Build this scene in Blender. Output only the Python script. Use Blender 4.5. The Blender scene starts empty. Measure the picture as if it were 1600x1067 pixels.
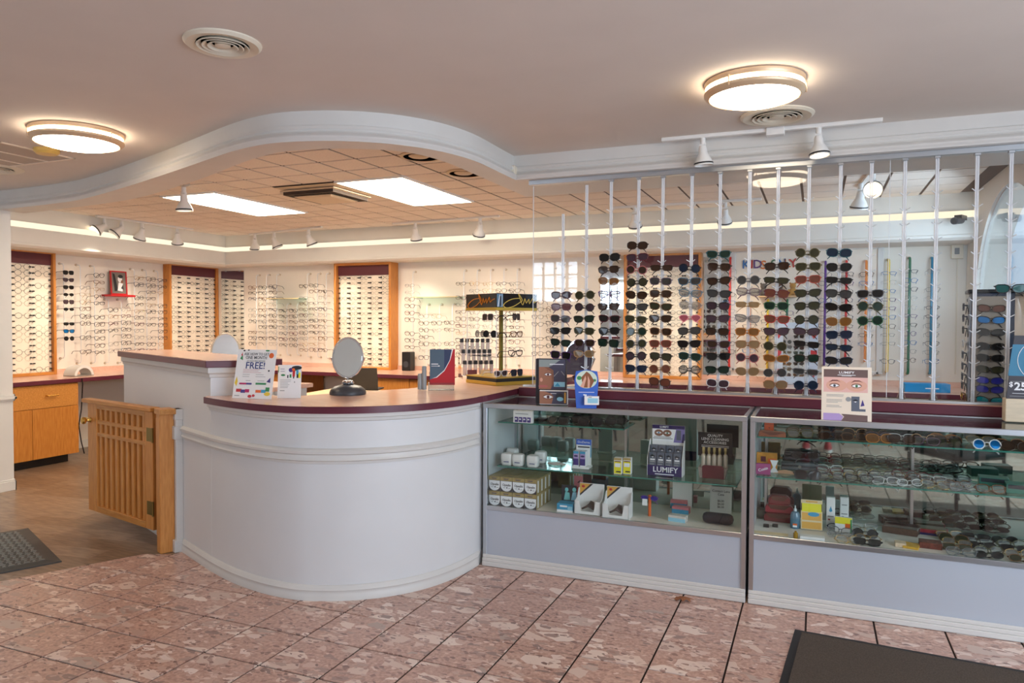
import bpy, bmesh, math, random
from mathutils import Vector, Matrix
random.seed(7)
PI = math.pi
SC = bpy.context.scene
COL = SC.collection
# ------------------------------------------------------------------ camera
F = 1147.05
yaw, pit, rol = math.radians(22.479), math.radians(1.492), math.radians(-.2328)
fw = Vector((-math.sin(yaw)*math.cos(pit), math.cos(yaw)*math.cos(pit), -math.sin(pit)))
r0 = Vector((math.cos(yaw), math.sin(yaw), 0))
d0 = fw.cross(r0)
cr = r0*math.cos(rol)+d0*math.sin(rol)
cd = -r0*math.sin(rol)+d0*math.cos(rol)
CAM = Vector((0, 0, 1.5))
cam = bpy.data.cameras.new('camera')
cam.sensor_width = 36
cam.lens = F/1600*36
cam.clip_start = .02
co = bpy.data.objects.new('camera', cam)
COL.objects.link(co)
co.matrix_world = Matrix(((cr.x, -cd.x, -fw.x, CAM.x), (cr.y, -cd.y, -fw.y, CAM.y), (cr.z, -cd.z, -fw.z, CAM.z), (0, 0, 0, 1)))
SC.camera = co
def P(px, py, x=None, y=None, z=None):
    "the point of a real plane (x, y or z given) that the photograph shows at a pixel"
    d = cr*((px-800)/F)+cd*((py-533.5)/F)+fw
    if x is not None: t = (x-CAM.x)/d.x
    elif y is not None: t = (y-CAM.y)/d.y
    else: t = (z-CAM.z)/d.z
    return CAM+d*t
# ------------------------------------------------------------------ sky, light, exposure
SC.view_settings.view_transform = 'Standard'
SC.view_settings.look = 'None'
SC.view_settings.gamma = 1
SC.view_settings.use_curve_mapping = False
SC.view_settings.exposure = 0.64
w = bpy.data.worlds.new('sky')
SC.world = w
w.use_nodes = True
bg = w.node_tree.nodes['Background']
bg.inputs[0].default_value = (.52, .68, .92, 1)
bg.inputs[1].default_value = .85
def area(name, loc, aim, sx, sy, watts, col):
    l = bpy.data.lights.new(name, 'AREA')
    l.shape = 'RECTANGLE'; l.size = sx; l.size_y = sy; l.energy = watts; l.color = col
    o = bpy.data.objects.new(name, l)
    COL.objects.link(o)
    o.location = loc
    o.rotation_euler = (Vector(aim)-Vector(loc)).to_track_quat('-Z', 'Y').to_euler()
    return o
RXW = 1.31
DAY = (.72, .85, 1.0)
area('daylight_front_window', (-4.8, -2.66, 2.21), (-4.8, 0, 2.21), 2.06, .7, 36, DAY)
area('daylight_side_window', (3.18, .6, 1.5), (0, 1.2, 1.2), 4.0, 1.9, 125, DAY)
area('daylight_arched_window', (RXW-.015, 6.5, 2.0), (-1.5, 7.5, .7), 1.2, .8, 20, (.62, .80, 1.0))
def spot(loc, aim, watts, ang=70, col=(1, .86, .68), blend=1.0):
    l = bpy.data.lights.new('spot_lamp', 'SPOT')
    l.energy = watts; l.spot_size = math.radians(ang); l.spot_blend = blend; l.color = col; l.shadow_soft_size = .03
    o = bpy.data.objects.new('spot_lamp', l)
    COL.objects.link(o)
    o.location = loc
    o.rotation_euler = (Vector(aim)-Vector(loc)).to_track_quat('-Z', 'Y').to_euler()
# ------------------------------------------------------------------ materials
def lin(c):
    return tuple((v/255/12.92 if v/255 <= .04045 else ((v/255+.055)/1.055)**2.4) for v in c)+(1,)
MATS = {}
def mat(name, rgb, rough=.5, metal=0, var=0, scale=20, bump=0, bscale=200, coat=0, stretch=None, emit=0, rgb2=None, spec=.5, detail=3):
    if name in MATS: return MATS[name]
    m = bpy.data.materials.new(name)
    MATS[name] = m
    m.use_nodes = True
    nt = m.node_tree
    b = nt.nodes['Principled BSDF']
    b.inputs['Base Color'].default_value = lin(rgb)
    b.inputs['Roughness'].default_value = rough
    b.inputs['Metallic'].default_value = metal
    b.inputs['Coat Weight'].default_value = coat
    b.inputs['Specular IOR Level'].default_value = spec
    if emit:
        b.inputs['Emission Color'].default_value = lin(rgb)
        b.inputs['Emission Strength'].default_value = emit
    if var or rgb2 or bump:
        tc = nt.nodes.new('ShaderNodeTexCoord')
        mp = nt.nodes.new('ShaderNodeMapping')
        nt.links.new(tc.outputs['Object'], mp.inputs[0])
        if stretch: mp.inputs['Scale'].default_value = stretch
    if var or rgb2:
        nz = nt.nodes.new('ShaderNodeTexNoise')
        nz.inputs['Scale'].default_value = scale
        nz.inputs['Detail'].default_value = detail
        nt.links.new(mp.outputs[0], nz.inputs['Vector'])
        rp = nt.nodes.new('ShaderNodeValToRGB')
        a = lin(rgb)
        bb = lin(rgb2) if rgb2 else tuple(v*(1-var) for v in a[:3])+(1,)
        rp.color_ramp.elements[0].color = bb
        rp.color_ramp.elements[1].color = a if rgb2 else tuple(min(1, v*(1+var*.5)) for v in a[:3])+(1,)
        rp.color_ramp.elements[0].position = .3
        rp.color_ramp.elements[1].position = .7
        nt.links.new(nz.outputs[0], rp.inputs[0])
        nt.links.new(rp.outputs[0], b.inputs['Base Color'])
    if bump:
        n2 = nt.nodes.new('ShaderNodeTexNoise')
        n2.inputs['Scale'].default_value = bscale
        nt.links.new(mp.outputs[0], n2.inputs['Vector'])
        bp = nt.nodes.new('ShaderNodeBump')
        bp.inputs['Strength'].default_value = bump
        bp.inputs['Distance'].default_value = .003
        nt.links.new(n2.outputs[0], bp.inputs['Height'])
        nt.links.new(bp.outputs[0], b.inputs['Normal'])
    return m
def clear(name, rgb, tint=.9, rough=.02, ior=1.45, refl=1.0):
    "thin clear sheet: light passes, the surface reflects by Fresnel"
    if name in MATS: return MATS[name]
    m = bpy.data.materials.new(name)
    MATS[name] = m
    m.use_nodes = True
    nt = m.node_tree
    nt.nodes.clear()
    out = nt.nodes.new('ShaderNodeOutputMaterial')
    tr = nt.nodes.new('ShaderNodeBsdfTransparent')
    c = lin(rgb)
    tr.inputs[0].default_value = tuple(v*tint for v in c[:3])+(1,)
    gl = nt.nodes.new('ShaderNodeBsdfGlossy')
    gl.inputs['Roughness'].default_value = rough
    g = nt.nodes.new('ShaderNodeNewGeometry')
    dt = nt.nodes.new('ShaderNodeVectorMath'); dt.operation = 'DOT_PRODUCT'
    nt.links.new(g.outputs['Normal'], dt.inputs[0]); nt.links.new(g.outputs['Incoming'], dt.inputs[1])
    def ma(op, a, b):
        n = nt.nodes.new('ShaderNodeMath'); n.operation = op
        for k, v in enumerate((a, b)):
            if isinstance(v, (int, float)): n.inputs[k].default_value = v
            else: nt.links.new(v, n.inputs[k])
        return n.outputs[0]
    f0 = ((ior-1)/(ior+1))**2                      # Schlick's form of Fresnel reflection, the same from both sides of the sheet
    sch = ma('ADD', ma('MULTIPLY', ma('POWER', ma('SUBTRACT', 1.0, ma('ABSOLUTE', dt.outputs['Value'], 0.0)), 5.0), 1-f0), f0)
    mulo = ma('MULTIPLY', sch, refl)
    mx = nt.nodes.new('ShaderNodeMixShader')
    nt.links.new(mulo, mx.inputs[0])
    nt.links.new(tr.outputs[0], mx.inputs[1])
    nt.links.new(gl.outputs[0], mx.inputs[2])
    nt.links.new(mx.outputs[0], out.inputs[0])
    return m
def lamp_mat(name, rgb, strength):
    if name in MATS: return MATS[name]
    m = bpy.data.materials.new(name)
    MATS[name] = m
    m.use_nodes = True
    nt = m.node_tree
    nt.nodes.clear()
    out = nt.nodes.new('ShaderNodeOutputMaterial')
    e = nt.nodes.new('ShaderNodeEmission')
    e.inputs[0].default_value = lin(rgb)
    e.inputs[1].default_value = strength
    nt.links.new(e.outputs[0], out.inputs[0])
    return m
def terrazzo(name):
    m = bpy.data.materials.new(name)
    m.use_nodes = True
    nt = m.node_tree
    N, L = nt.nodes.new, nt.links.new
    b = nt.nodes['Principled BSDF']
    b.inputs['Roughness'].default_value = .28
    g = N('ShaderNodeNewGeometry')
    oi = N('ShaderNodeObjectInfo')
    # every tile shifts the pattern by its own amount, as cut tiles do
    sh = N('ShaderNodeVectorMath'); sh.operation = 'SCALE'; sh.inputs[0].default_value = (7.3, 3.1, 5.7)
    L(oi.outputs['Random'], sh.inputs['Scale'])
    ad = N('ShaderNodeVectorMath'); ad.operation = 'ADD'
    L(g.outputs['Position'], ad.inputs[0]); L(sh.outputs[0], ad.inputs[1])
    wn = N('ShaderNodeTexNoise'); wn.inputs['Scale'].default_value = 14; wn.inputs['Detail'].default_value = 2
    L(ad.outputs[0], wn.inputs['Vector'])
    wm = N('ShaderNodeVectorMath'); wm.operation = 'SCALE'; wm.inputs['Scale'].default_value = .035
    L(wn.outputs['Color'], wm.inputs[0])
    wa = N('ShaderNodeVectorMath'); wa.operation = 'ADD'
    L(ad.outputs[0], wa.inputs[0]); L(wm.outputs[0], wa.inputs[1])
    base = N('ShaderNodeTexNoise'); base.inputs['Scale'].default_value = 60; base.inputs['Detail'].default_value = 5
    L(ad.outputs[0], base.inputs['Vector'])
    rb = N('ShaderNodeValToRGB')
    rb.color_ramp.elements[0].position = .35; rb.color_ramp.elements[0].color = lin((184, 142, 126))
    rb.color_ramp.elements[1].position = .68; rb.color_ramp.elements[1].color = lin((216, 178, 160))
    L(base.outputs[0], rb.inputs[0])
    cur = rb.outputs[0]
    for sc, th, pick, cols in ((8.5, .010, .70, ((240, 218, 204), (226, 198, 182), (186, 162, 150))), (19, .006, .72, ((242, 220, 208), (208, 172, 156), (156, 128, 118))), (48, .004, .7, ((234, 206, 192), (172, 132, 118), (138, 106, 96)))):
        v = N('ShaderNodeTexVoronoi'); v.inputs['Scale'].default_value = sc
        v2 = N('ShaderNodeTexVoronoi'); v2.feature = 'DISTANCE_TO_EDGE'; v2.inputs['Scale'].default_value = sc
        st = N('ShaderNodeMapping'); st.inputs['Scale'].default_value = (.75, 1.35, 1); st.inputs['Rotation'].default_value = (0, 0, .5+sc)
        L(wa.outputs[0], st.inputs[0]); L(st.outputs[0], v.inputs['Vector']); L(st.outputs[0], v2.inputs['Vector'])
        sep = N('ShaderNodeSeparateColor'); L(v.outputs['Color'], sep.inputs[0])
        gt = N('ShaderNodeMath'); gt.operation = 'GREATER_THAN'; gt.inputs[1].default_value = pick
        L(sep.outputs[0], gt.inputs[0])
        ed = N('ShaderNodeMath'); ed.operation = 'GREATER_THAN'; ed.inputs[1].default_value = .09
        L(v2.outputs[0], ed.inputs[0])
        mu = N('ShaderNodeMath'); mu.operation = 'MULTIPLY'
        L(gt.outputs[0], mu.inputs[0]); L(ed.outputs[0], mu.inputs[1])
        ramp = N('ShaderNodeValToRGB')
        ramp.color_ramp.elements[0].color = lin(cols[0]); ramp.color_ramp.elements[1].color = lin(cols[2])
        ramp.color_ramp.elements[1].position = .95
        e = ramp.color_ramp.elements.new(.55); e.color = lin(cols[1])
        L(sep.outputs[1], ramp.inputs[0])
        mx = N('ShaderNodeMix'); mx.data_type = 'RGBA'
        L(mu.outputs[0], mx.inputs[0]); L(cur, mx.inputs[6]); L(ramp.outputs[0], mx.inputs[7])
        cur = mx.outputs[2]
    L(cur, b.inputs['Base Color'])
    return m
# ------------------------------------------------------------------ mesh helpers
class MB:
    def __init__(s): s.v = []; s.f = []; s.m = []
    def add(s, vs, fs, m=0):
        o = len(s.v)
        s.v += [tuple(v) for v in vs]
        s.f += [tuple(i+o for i in f) for f in fs]
        s.m += [m]*len(fs)
        return s
    def box(s, a, b, m=0, M=None):
        x0, y0, z0 = a; x1, y1, z1 = b
        vs = [Vector(q) for q in ((x0, y0, z0), (x1, y0, z0), (x1, y1, z0), (x0, y1, z0), (x0, y0, z1), (x1, y0, z1), (x1, y1, z1), (x0, y1, z1))]
        if M: vs = [M @ q for q in vs]
        return s.add(vs, ((0, 3, 2, 1), (4, 5, 6, 7), (0, 1, 5, 4), (1, 2, 6, 5), (2, 3, 7, 6), (3, 0, 4, 7)), m)
    def cbox(s, c, d, m=0, M=None):
        return s.box([c[i]-d[i]/2 for i in range(3)], [c[i]+d[i]/2 for i in range(3)], m, M)
    def tube(s, pts, r, n=6, m=0, closed=False, caps=True):
        pts = [Vector(p) for p in pts]
        k = len(pts)
        rs = r if isinstance(r, (list, tuple)) else [r]*k
        vs = []; up = None
        for i in range(k):
            if closed: t = pts[(i+1) % k]-pts[i-1]
            else: t = pts[min(i+1, k-1)]-pts[max(i-1, 0)]
            t.normalize()
            if up is None:
                up = Vector((0, 0, 1)) if abs(t.z) < .9 else Vector((0, 1, 0))
            u = up-t*up.dot(t)
            if u.length < 1e-4: u = t.orthogonal()
            u.normalize(); up = u
            w_ = t.cross(u)
            for j in range(n):
                a = 2*PI*j/n+PI/n
                vs.append(pts[i]+(u*math.cos(a)+w_*math.sin(a))*rs[i])
        fs = []
        for i in range(k if closed else k-1):
            i2 = (i+1) % k
            for j in range(n):
                fs.append((i*n+j, i*n+(j+1) % n, i2*n+(j+1) % n, i2*n+j))
        if caps and not closed:
            fs.append(tuple(reversed(range(n)))); fs.append(tuple(range((k-1)*n, k*n)))
        return s.add(vs, fs, m)
    def cyl(s, p, q, r, n=12, m=0, r2=None):
        return s.tube([p, q], [r, r if r2 is None else r2], n, m)
    def lathe(s, prof, n=24, m=0, c=(0, 0, 0), M=None, cap0=True, cap1=True):
        vs = []
        for r, z in prof:
            for j in range(n):
                a = 2*PI*j/n
                q = Vector((r*math.cos(a), r*math.sin(a), z))
                if M: q = M @ q
                vs.append(q+Vector(c))
        fs = []
        for i in range(len(prof)-1):
            for j in range(n):
                fs.append((i*n+j, i*n+(j+1) % n, (i+1)*n+(j+1) % n, (i+1)*n+j))
        if cap0: fs.append(tuple(reversed(range(n))))
        if cap1: fs.append(tuple(range((len(prof)-1)*n, len(prof)*n)))
        return s.add(vs, fs, m)
    def prism(s, poly, a, b, m=0, axis='z'):
        "polygon in the plane across an axis, extruded from a to b"
        def q(u, v, t): return {'z': (u, v, t), 'y': (u, t, v), 'x': (t, u, v)}[axis]
        n = len(poly)
        vs = [q(u, v, a) for u, v in poly]+[q(u, v, b) for u, v in poly]
        fs = [tuple(reversed(range(n))), tuple(range(n, 2*n))]+[(i, (i+1) % n, n+(i+1) % n, n+i) for i in range(n)]
        return s.add(vs, fs, m)
    def sweep(s, path, prof, m=0, closed=False):
        "profile of (outward, z) swept along a plan path of (x, y); outward is to the right of travel"
        k = len(prof)
        offs = [offset(path, d) for d, z in prof]
        vs = [(offs[j][i][0], offs[j][i][1], prof[j][1]) for i in range(len(path)) for j in range(k)]
        fs = [(i*k+j, (i+1)*k+j, (i+1)*k+j+1, i*k+j+1) for i in range(len(path)-1) for j in range(k-1)]
        if closed:
            fs += [(i*k+k-1, (i+1)*k+k-1, (i+1)*k, i*k) for i in range(len(path)-1)]
            fs += [tuple(range(k)), tuple(reversed(range((len(path)-1)*k, len(path)*k)))]
        return s.add(vs, fs, m)
    def build(s, name, mats, parent=None, smooth=False, bevel=0, loc=None, rot=None, seg=1):
        me = bpy.data.meshes.new(name)
        me.from_pydata(s.v, [], s.f)
        if not isinstance(mats, (list, tuple)): mats = [mats]
        for m in mats: me.materials.append(m)
        me.polygons.foreach_set('material_index', s.m)
        bm = bmesh.new(); bm.from_mesh(me)
        bmesh.ops.recalc_face_normals(bm, faces=bm.faces)
        if bevel:
            ed = [e for e in bm.edges if len(e.link_faces) == 2 and e.calc_face_angle(0) > .6]
            bmesh.ops.bevel(bm, geom=ed, offset=bevel, segments=seg, affect='EDGES', clamp_overlap=True)
        bm.to_mesh(me); bm.free()
        if smooth:
            me.polygons.foreach_set('use_smooth', [True]*len(me.polygons))
            if smooth != 2: me.set_sharp_from_angle(angle=.7)
        o = bpy.data.objects.new(name, me)
        COL.objects.link(o)
        if parent: o.parent = parent
        if loc: o.location = loc
        if rot: o.rotation_euler = rot
        return o
def offset(path, d):
    out = []
    n = len(path)
    for i in range(n):
        a = Vector(path[max(i-1, 0)][:2]); b = Vector(path[i][:2]); c = Vector(path[min(i+1, n-1)][:2])
        t1 = (b-a).normalized() if i > 0 else (c-b).normalized()
        t2 = (c-b).normalized() if i < n-1 else t1
        n1 = Vector((t1.y, -t1.x)); n2 = Vector((t2.y, -t2.x))
        h = n1+n2
        h = h/max(.3, h.dot(n1)) if h.length > 1e-6 else n1
        out.append((b.x+h.x*d, b.y+h.y*d))
    return out
def spline(pts, k=4):
    "Catmull-Rom through plan points"
    out = []
    p = [Vector(q) for q in pts]
    for i in range(len(p)-1):
        a, b, c, d = p[max(i-1, 0)], p[i], p[i+1], p[min(i+2, len(p)-1)]
        for j in range(k):
            t = j/k
            out.append(tuple(.5*((2*b)+(c-a)*t+(2*a-5*b+4*c-d)*t*t+(3*b-a-3*c+d)*t**3)))
    out.append(tuple(p[-1]))
    return out
def tag(o, label, cat, group=None, kind=None):
    o['label'] = label; o['category'] = cat
    if group: o['group'] = group
    if kind: o['kind'] = kind
    return o
def thing(name, label, cat, loc=(0, 0, 0), rz=0, group=None, tilt=0, roll=0):
    o = bpy.data.objects.new(name, None)
    o.empty_display_size = .05
    COL.objects.link(o)
    o.location = loc
    o.rotation_euler = (tilt, roll, rz)
    return tag(o, label, cat, group)
def struct(o): o['kind'] = 'structure'; return o
def dup(src, loc, rz, label, group=None, parent=None):
    c = src.copy(); COL.objects.link(c); c.location = loc
    c.rotation_euler = (src.rotation_euler[0], src.rotation_euler[1], rz)
    c['label'] = label
    if group: c['group'] = group
    for ch in src.children:
        d = ch.copy(); COL.objects.link(d); d.parent = c
        for g in ch.children:
            e = g.copy(); COL.objects.link(e); e.parent = d
    return c
TXT = {}
def lettering(s, size, m, parent, loc, align='CENTER', rot=(PI/2, 0, 0), bold=0, shear=0, name='lettering', sx=1, depth=.0006):
    k = (s, align, bold, shear)
    if k not in TXT:
        c = bpy.data.curves.new('lettering', 'FONT')
        c.body = s; c.align_x = align; c.align_y = 'CENTER'; c.extrude = .01; c.offset = bold; c.shear = shear; c.resolution_u = 2; c.space_line = 1.0
        o = bpy.data.objects.new('lettering', c)
        TXT[k] = bpy.data.meshes.new_from_object(o)
        bpy.data.objects.remove(o)
    me = TXT[k].copy(); me.materials.clear(); me.materials.append(m)
    o = bpy.data.objects.new(name, me)
    COL.objects.link(o)
    o.parent = parent; o.location = loc; o.rotation_euler = rot; o.scale = (size*sx, size, depth/.01)
    return o
def ell(cx, cy, a, b, n=14, t0=0, t1=2*PI, full=True):
    k = n if full else n+1
    return [(cx+a*math.cos(t0+(t1-t0)*i/n), cy+b*math.sin(t0+(t1-t0)*i/n)) for i in range(k)]
ORD = 'zeroth first second third fourth fifth sixth seventh eighth ninth tenth eleventh twelfth thirteenth fourteenth fifteenth sixteenth seventeenth'.split()
# ------------------------------------------------------------------ palette
WHITE = mat('painted_plaster', (226, 222, 214), .7, var=.03, scale=3)
WALLW = mat('wall_paint', (240, 232, 220), .75, var=.03, scale=2)
TRIMW = mat('trim_paint', (218, 215, 210), .45, var=.03, scale=5)
PANELW = mat('panel_paint', (222, 222, 222), .42, var=.02, scale=4)
CEIL = mat('ceiling_paint', (226, 216, 207), .85, var=.03, scale=3)
CTILE = mat('acoustic_tile', (234, 220, 206), .9, var=.07, scale=70, bump=.15, bscale=250)
CGRID = mat('tile_gap', (96, 74, 58), .9)
GROUT = mat('grout', (50, 36, 32), .9)
VINYL = mat('vinyl_plank', (150, 124, 100), .34, rgb2=(102, 82, 66), scale=3.2, stretch=(2.2, 14, 8), detail=6)
VINYL2 = mat('vinyl_plank_pale', (164, 138, 114), .34, rgb2=(116, 96, 80), scale=3, stretch=(2.2, 12, 8), detail=6)
VINYLG = mat('vinyl_joint', (70, 56, 46), .8)
BURG = mat('burgundy_laminate', (98, 38, 54), .33, var=.05, scale=6)
PINK = mat('pink_wood_laminate', (236, 196, 176), .2, rgb2=(226, 180, 158), scale=5, stretch=(2, 9, 9), detail=4)
OAK = mat('golden_oak', (206, 138, 62), .38, rgb2=(184, 112, 42), scale=5, stretch=(14, 14, 1.6), detail=5)
OAKG = mat('gate_oak', (222, 154, 80), .4, rgb2=(200, 128, 58), scale=6, stretch=(16, 16, 1.5), detail=5)
OAKH = mat('golden_oak_level', (214, 150, 76), .36, rgb2=(192, 122, 50), scale=5, stretch=(1.6, 14, 14), detail=5)
BRASS = mat('brass', (222, 178, 92), .25, 1)
ABRASS = mat('aged_brass', (150, 128, 74), .4, 1)
CHROME = mat('chrome', (225, 225, 228), .08, 1)
ALU = mat('aluminium', (196, 202, 208), .32, 1)
SILV = mat('satin_silver', (205, 205, 205), .28, 1)
BLACK = mat('black_plastic', (22, 22, 24), .35)
DARK = mat('charcoal', (52, 54, 60), .5)
WPLAS = mat('white_plastic', (236, 234, 230), .35)
CREAM = mat('cream_plastic', (226, 216, 196), .4)
PAPER = mat('white_card', (240, 238, 236), .6)
GLASSC = clear('clear_glass', (252, 254, 253), .995)
PANE = clear('partition_glass', (253, 254, 254), .995, ior=1.45)
SHELFG = clear('shelf_glass', (214, 240, 232), .95, ior=1.5)
GEDGE = mat('glass_edge', (46, 120, 106), .15, spec=.8)
ACRY = clear('acrylic', (246, 248, 250), .95, ior=1.5, refl=1.6)
ACRYE = mat('acrylic_edge', (230, 234, 238), .12, spec=.8)
MIRR = mat('mirror', (232, 236, 236), .015, 1)
MIRRD = mat('tinted_mirror', (166, 186, 182), .03, 1)
SLATE = mat('grey_sheet_floor', (128, 130, 128), .5, rgb2=(104, 108, 106), scale=4, detail=6)
ROOMB = 8.1   # back wall
LX, RX = -8.0, 1.31
ZC, ZT, ZB = 2.62, 2.68, 2.455
# ------------------------------------------------------------------ floor
YB = -2.55
fl = struct(MB().box((-8.3, YB-.2, -.12), (3.4, 8.4, -.006)).build('floor', GROUT))
TP = .3145
tx0, ty0 = -.341, 3.137
A, B = Vector((-3.915, 3.56)), Vector((-4.62, 2.11))     # threshold where the vinyl begins
def side(x, y): return (B.x-A.x)*(y-A.y)-(B.y-A.y)*(x-A.x)   # >0 on the tile side
def clip(poly, f):
    out = []
    for i in range(len(poly)):
        p, q = poly[i], poly[(i+1) % len(poly)]
        a, b = f(*p), f(*q)
        if a >= 0: out.append(p)
        if a*b < 0:
            t = a/(a-b); out.append((p[0]+(q[0]-p[0])*t, p[1]+(q[1]-p[1])*t))
    return out
TER = terrazzo('terrazzo')
sgn = 1 if side(0, 2) > 0 else -1
tilecount = 0
rest = MB()
full = None
for j in range(-19, 4):
    for i in range(-17, 11):
        x0, y0 = tx0+i*TP, ty0+j*TP
        if y0 > 4.09 or (x0 < -3.3 and y0 > 3.7): continue
        sq = [(x0+.0046, y0+.0046), (x0+TP-.0046, y0+.0046), (x0+TP-.0046, y0+TP-.0046), (x0+.0046, y0+TP-.0046)]
        if x0 > 3.2: continue
        pl = clip(sq, lambda x, y: sgn*side(x, y))
        if len(pl) < 3: continue
        cx, cy = x0+TP/2, y0+TP/2
        inview = cy > 1.9 and cx > -4.9 and cx < 1.6
        if inview and tilecount < 280:
            b = MB().prism([(u-cx, v-cy) for u, v in pl], -.006, 0)
            o = b.build('tile', TER, fl, bevel=.0012)
            o.location = (cx, cy, random.uniform(-.0004, .0004))
            tilecount += 1
        else: rest.prism(pl, -.006, 0)
o = rest.build('tile_field', TER, fl); o['kind'] = 'stuff'
# vinyl planks, laid across the threshold
du = Vector((1, .12)).normalized(); dv = Vector((-du.y, du.x))
pk = 0
vrest = MB()
for j in range(-24, 34):
    off = random.uniform(0, 1.2)
    for i in range(-6, 8):
        u0, v0 = i*1.22+off-6.2, j*.18+4.6
        q = [du*u+dv*v for u, v in ((u0+.001, v0+.001), (u0+1.219, v0+.001), (u0+1.219, v0+.179), (u0+.001, v0+.179))]
        pl = clip([tuple(p) for p in q], lambda x, y: -sgn*side(x, y) if y < 3.56 else x*0+(-3.0-x if y < 4.2 else 1))
        for f in (lambda x, y: x+8, lambda x, y: RX-x, lambda x, y: ROOMB-y, lambda x, y: y-1.2): pl = clip(pl, f) if len(pl) > 2 else pl
        if len(pl) < 3: continue
        cx, cy = sum(p[0] for p in pl)/len(pl), sum(p[1] for p in pl)/len(pl)
        m = VINYL if random.random() < .62 else VINYL2
        if -7.4 < cx < -3.7 and 2.0 < cy < 6.3:
            b = MB().prism([(x-cx, y-cy) for x, y in pl], -.006, 0)
            o = b.build('plank', m, fl); o.location = (cx, cy, random.uniform(-.0003, .0003))
            pk += 1
        else: vrest.prism(pl, -.006, 0)
o = vrest.build('plank_field', VINYL, fl); o['kind'] = 'stuff'
# ------------------------------------------------------------------ walls
struct(MB().box((LX-.15, 4.0, 0), (LX, ROOMB+.15, 2.9)).build('wall_left', WALLW))
struct(MB().box((LX-.15, ROOMB, 0), (RX+.15, ROOMB+.15, 2.9)).build('wall_back', WALLW))
lf = MB().box((-6.74, YB, 0), (-6.54, 4.29, 2.66))
lf.box((LX, 4.09, 0), (-6.74, 4.29, 2.9))
lfw = struct(lf.build('wall_left_front', TRIMW))
b = MB()
for z0, z1, d in ((.0, .085, .014), (.085, .1, .008)): b.box((-6.54, YB, z0), (-6.54+d, 4.29+d, z1)); b.box((-6.74, 4.29, z0), (-6.54+d, 4.29+d, z1))
struct(b.build('baseboard_left', TRIMW, bevel=.003))
b = MB()
for z0, z1, d in ((.79, .805, .012), (.805, .83, .022), (.83, .85, .012)): b.box((-6.54, YB, z0), (-6.54+d, 4.29+d, z1)); b.box((-6.74, 4.29, z0), (-6.54+d, 4.29+d, z1))
struct(b.build('trim_1', TRIMW, bevel=.003))
# right wall with the arched window
ar = [(6.55+1.06*math.cos(t), 1.73+.82*math.sin(t)) for t in [PI*i/28 for i in range(29)]]
b = MB()
for x, m in ((RX, 0), (RX+.22, 0)):
    vs, fs = [], []
    top = [(8.1, 1.73)]
    outer = [(8.1, 1.73)]+[(8.1-(8.1-4.75)*i/28, 2.9) for i in range(1, 28)]+[(4.75, 1.73)]
    for (y, z), (y2, z2) in zip(ar, outer): vs += [(x, y, z), (x, y2, z2)]
    fs = [(2*i, 2*i+1, 2*i+3, 2*i+2) for i in range(28)]
    b.add(vs, fs)
b.add([(RX, y, z) for y, z in ar]+[(RX+.22, y, z) for y, z in ar], [(i, i+1, 30+i, 29+i) for i in range(28)])
b.box((RX, 4.75, 0), (RX+.22, 8.1, 1.73))
b.box((RX, 4.55, 0), (3.4, 4.75, 2.9))
struct(b.build('wall_right', WHITE))
win = thing('window_1', 'arched window in the grey right wall behind the sunglasses rods', 'window', (RX+.03, 6.55, 1.73)); win['kind'] = 'structure'
b = MB()
b.tube([(0, y-6.55, z-1.73) for y, z in ar], .01, 4)
b.box((-.012, -1.06, -.01), (.012, 1.06, .012))
b.build('window_frame', TRIMW, win)
MB().prism([(y-6.55, z-1.73) for y, z in ar], -.003, .003, axis='x').build('pane', GLASSC, win)
MB().box((-.09, -1.12, -.03), (.02, 1.12, 0)).build('window_sill', DARK, win, bevel=.004)
# lobby front wall with a window at its left, and a shop window in the right wall
b = MB()
for x0, x1, z0, z1 in ((-6.74, 3.4, 0, 1.85), (-6.74, 3.4, 2.57, 2.9), (-6.74, -5.85, 1.85, 2.57), (-3.75, 3.4, 1.85, 2.57)):
    b.box((x0, YB-.2, z0), (x1, YB, z1))
struct(b.build('wall_front', WHITE))
b = MB()
for y0, y1, z0, z1 in ((YB, 4.6, 0, .5), (YB, 4.6, 2.5, 2.9), (YB, -1.45, .5, 2.5), (2.65, 4.6, .5, 2.5)):
    b.box((3.2, y0, z0), (3.4, y1, z1))
struct(b.build('wall_right_front', WHITE))
for k, (c, h, rz, lab) in enumerate((((-4.8, YB-.06, 1.85), 1.05, 0, 'glass block window high in the lobby front wall'), ((3.3, .6, .5), 2.05, PI/2, 'wide white framed shop window in the lobby side wall'))):
    wn = thing('window_%d' % (k+2), lab, 'window', c, rz); wn['kind'] = 'structure'
    b = MB()
    if k == 0:
        for q in range(11): b.box((-h+.21*q-.014, -.03, 0), (-h+.21*q+.014, .03, .72))
        for z in (0, .235, .47, .7): b.box((-h, -.03, z-.012), (h, .03, z+.014))
    else:
        for q in (-h, -h/3, h/3, h): b.box((q-.03, -.03, 0), (q+.03, .03, 2))
        for z in (0, 1.4, 1.94): b.box((-h, -.03, z), (h, .03, z+.06))
    b.build('window_frame', TRIMW, wn)
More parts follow.
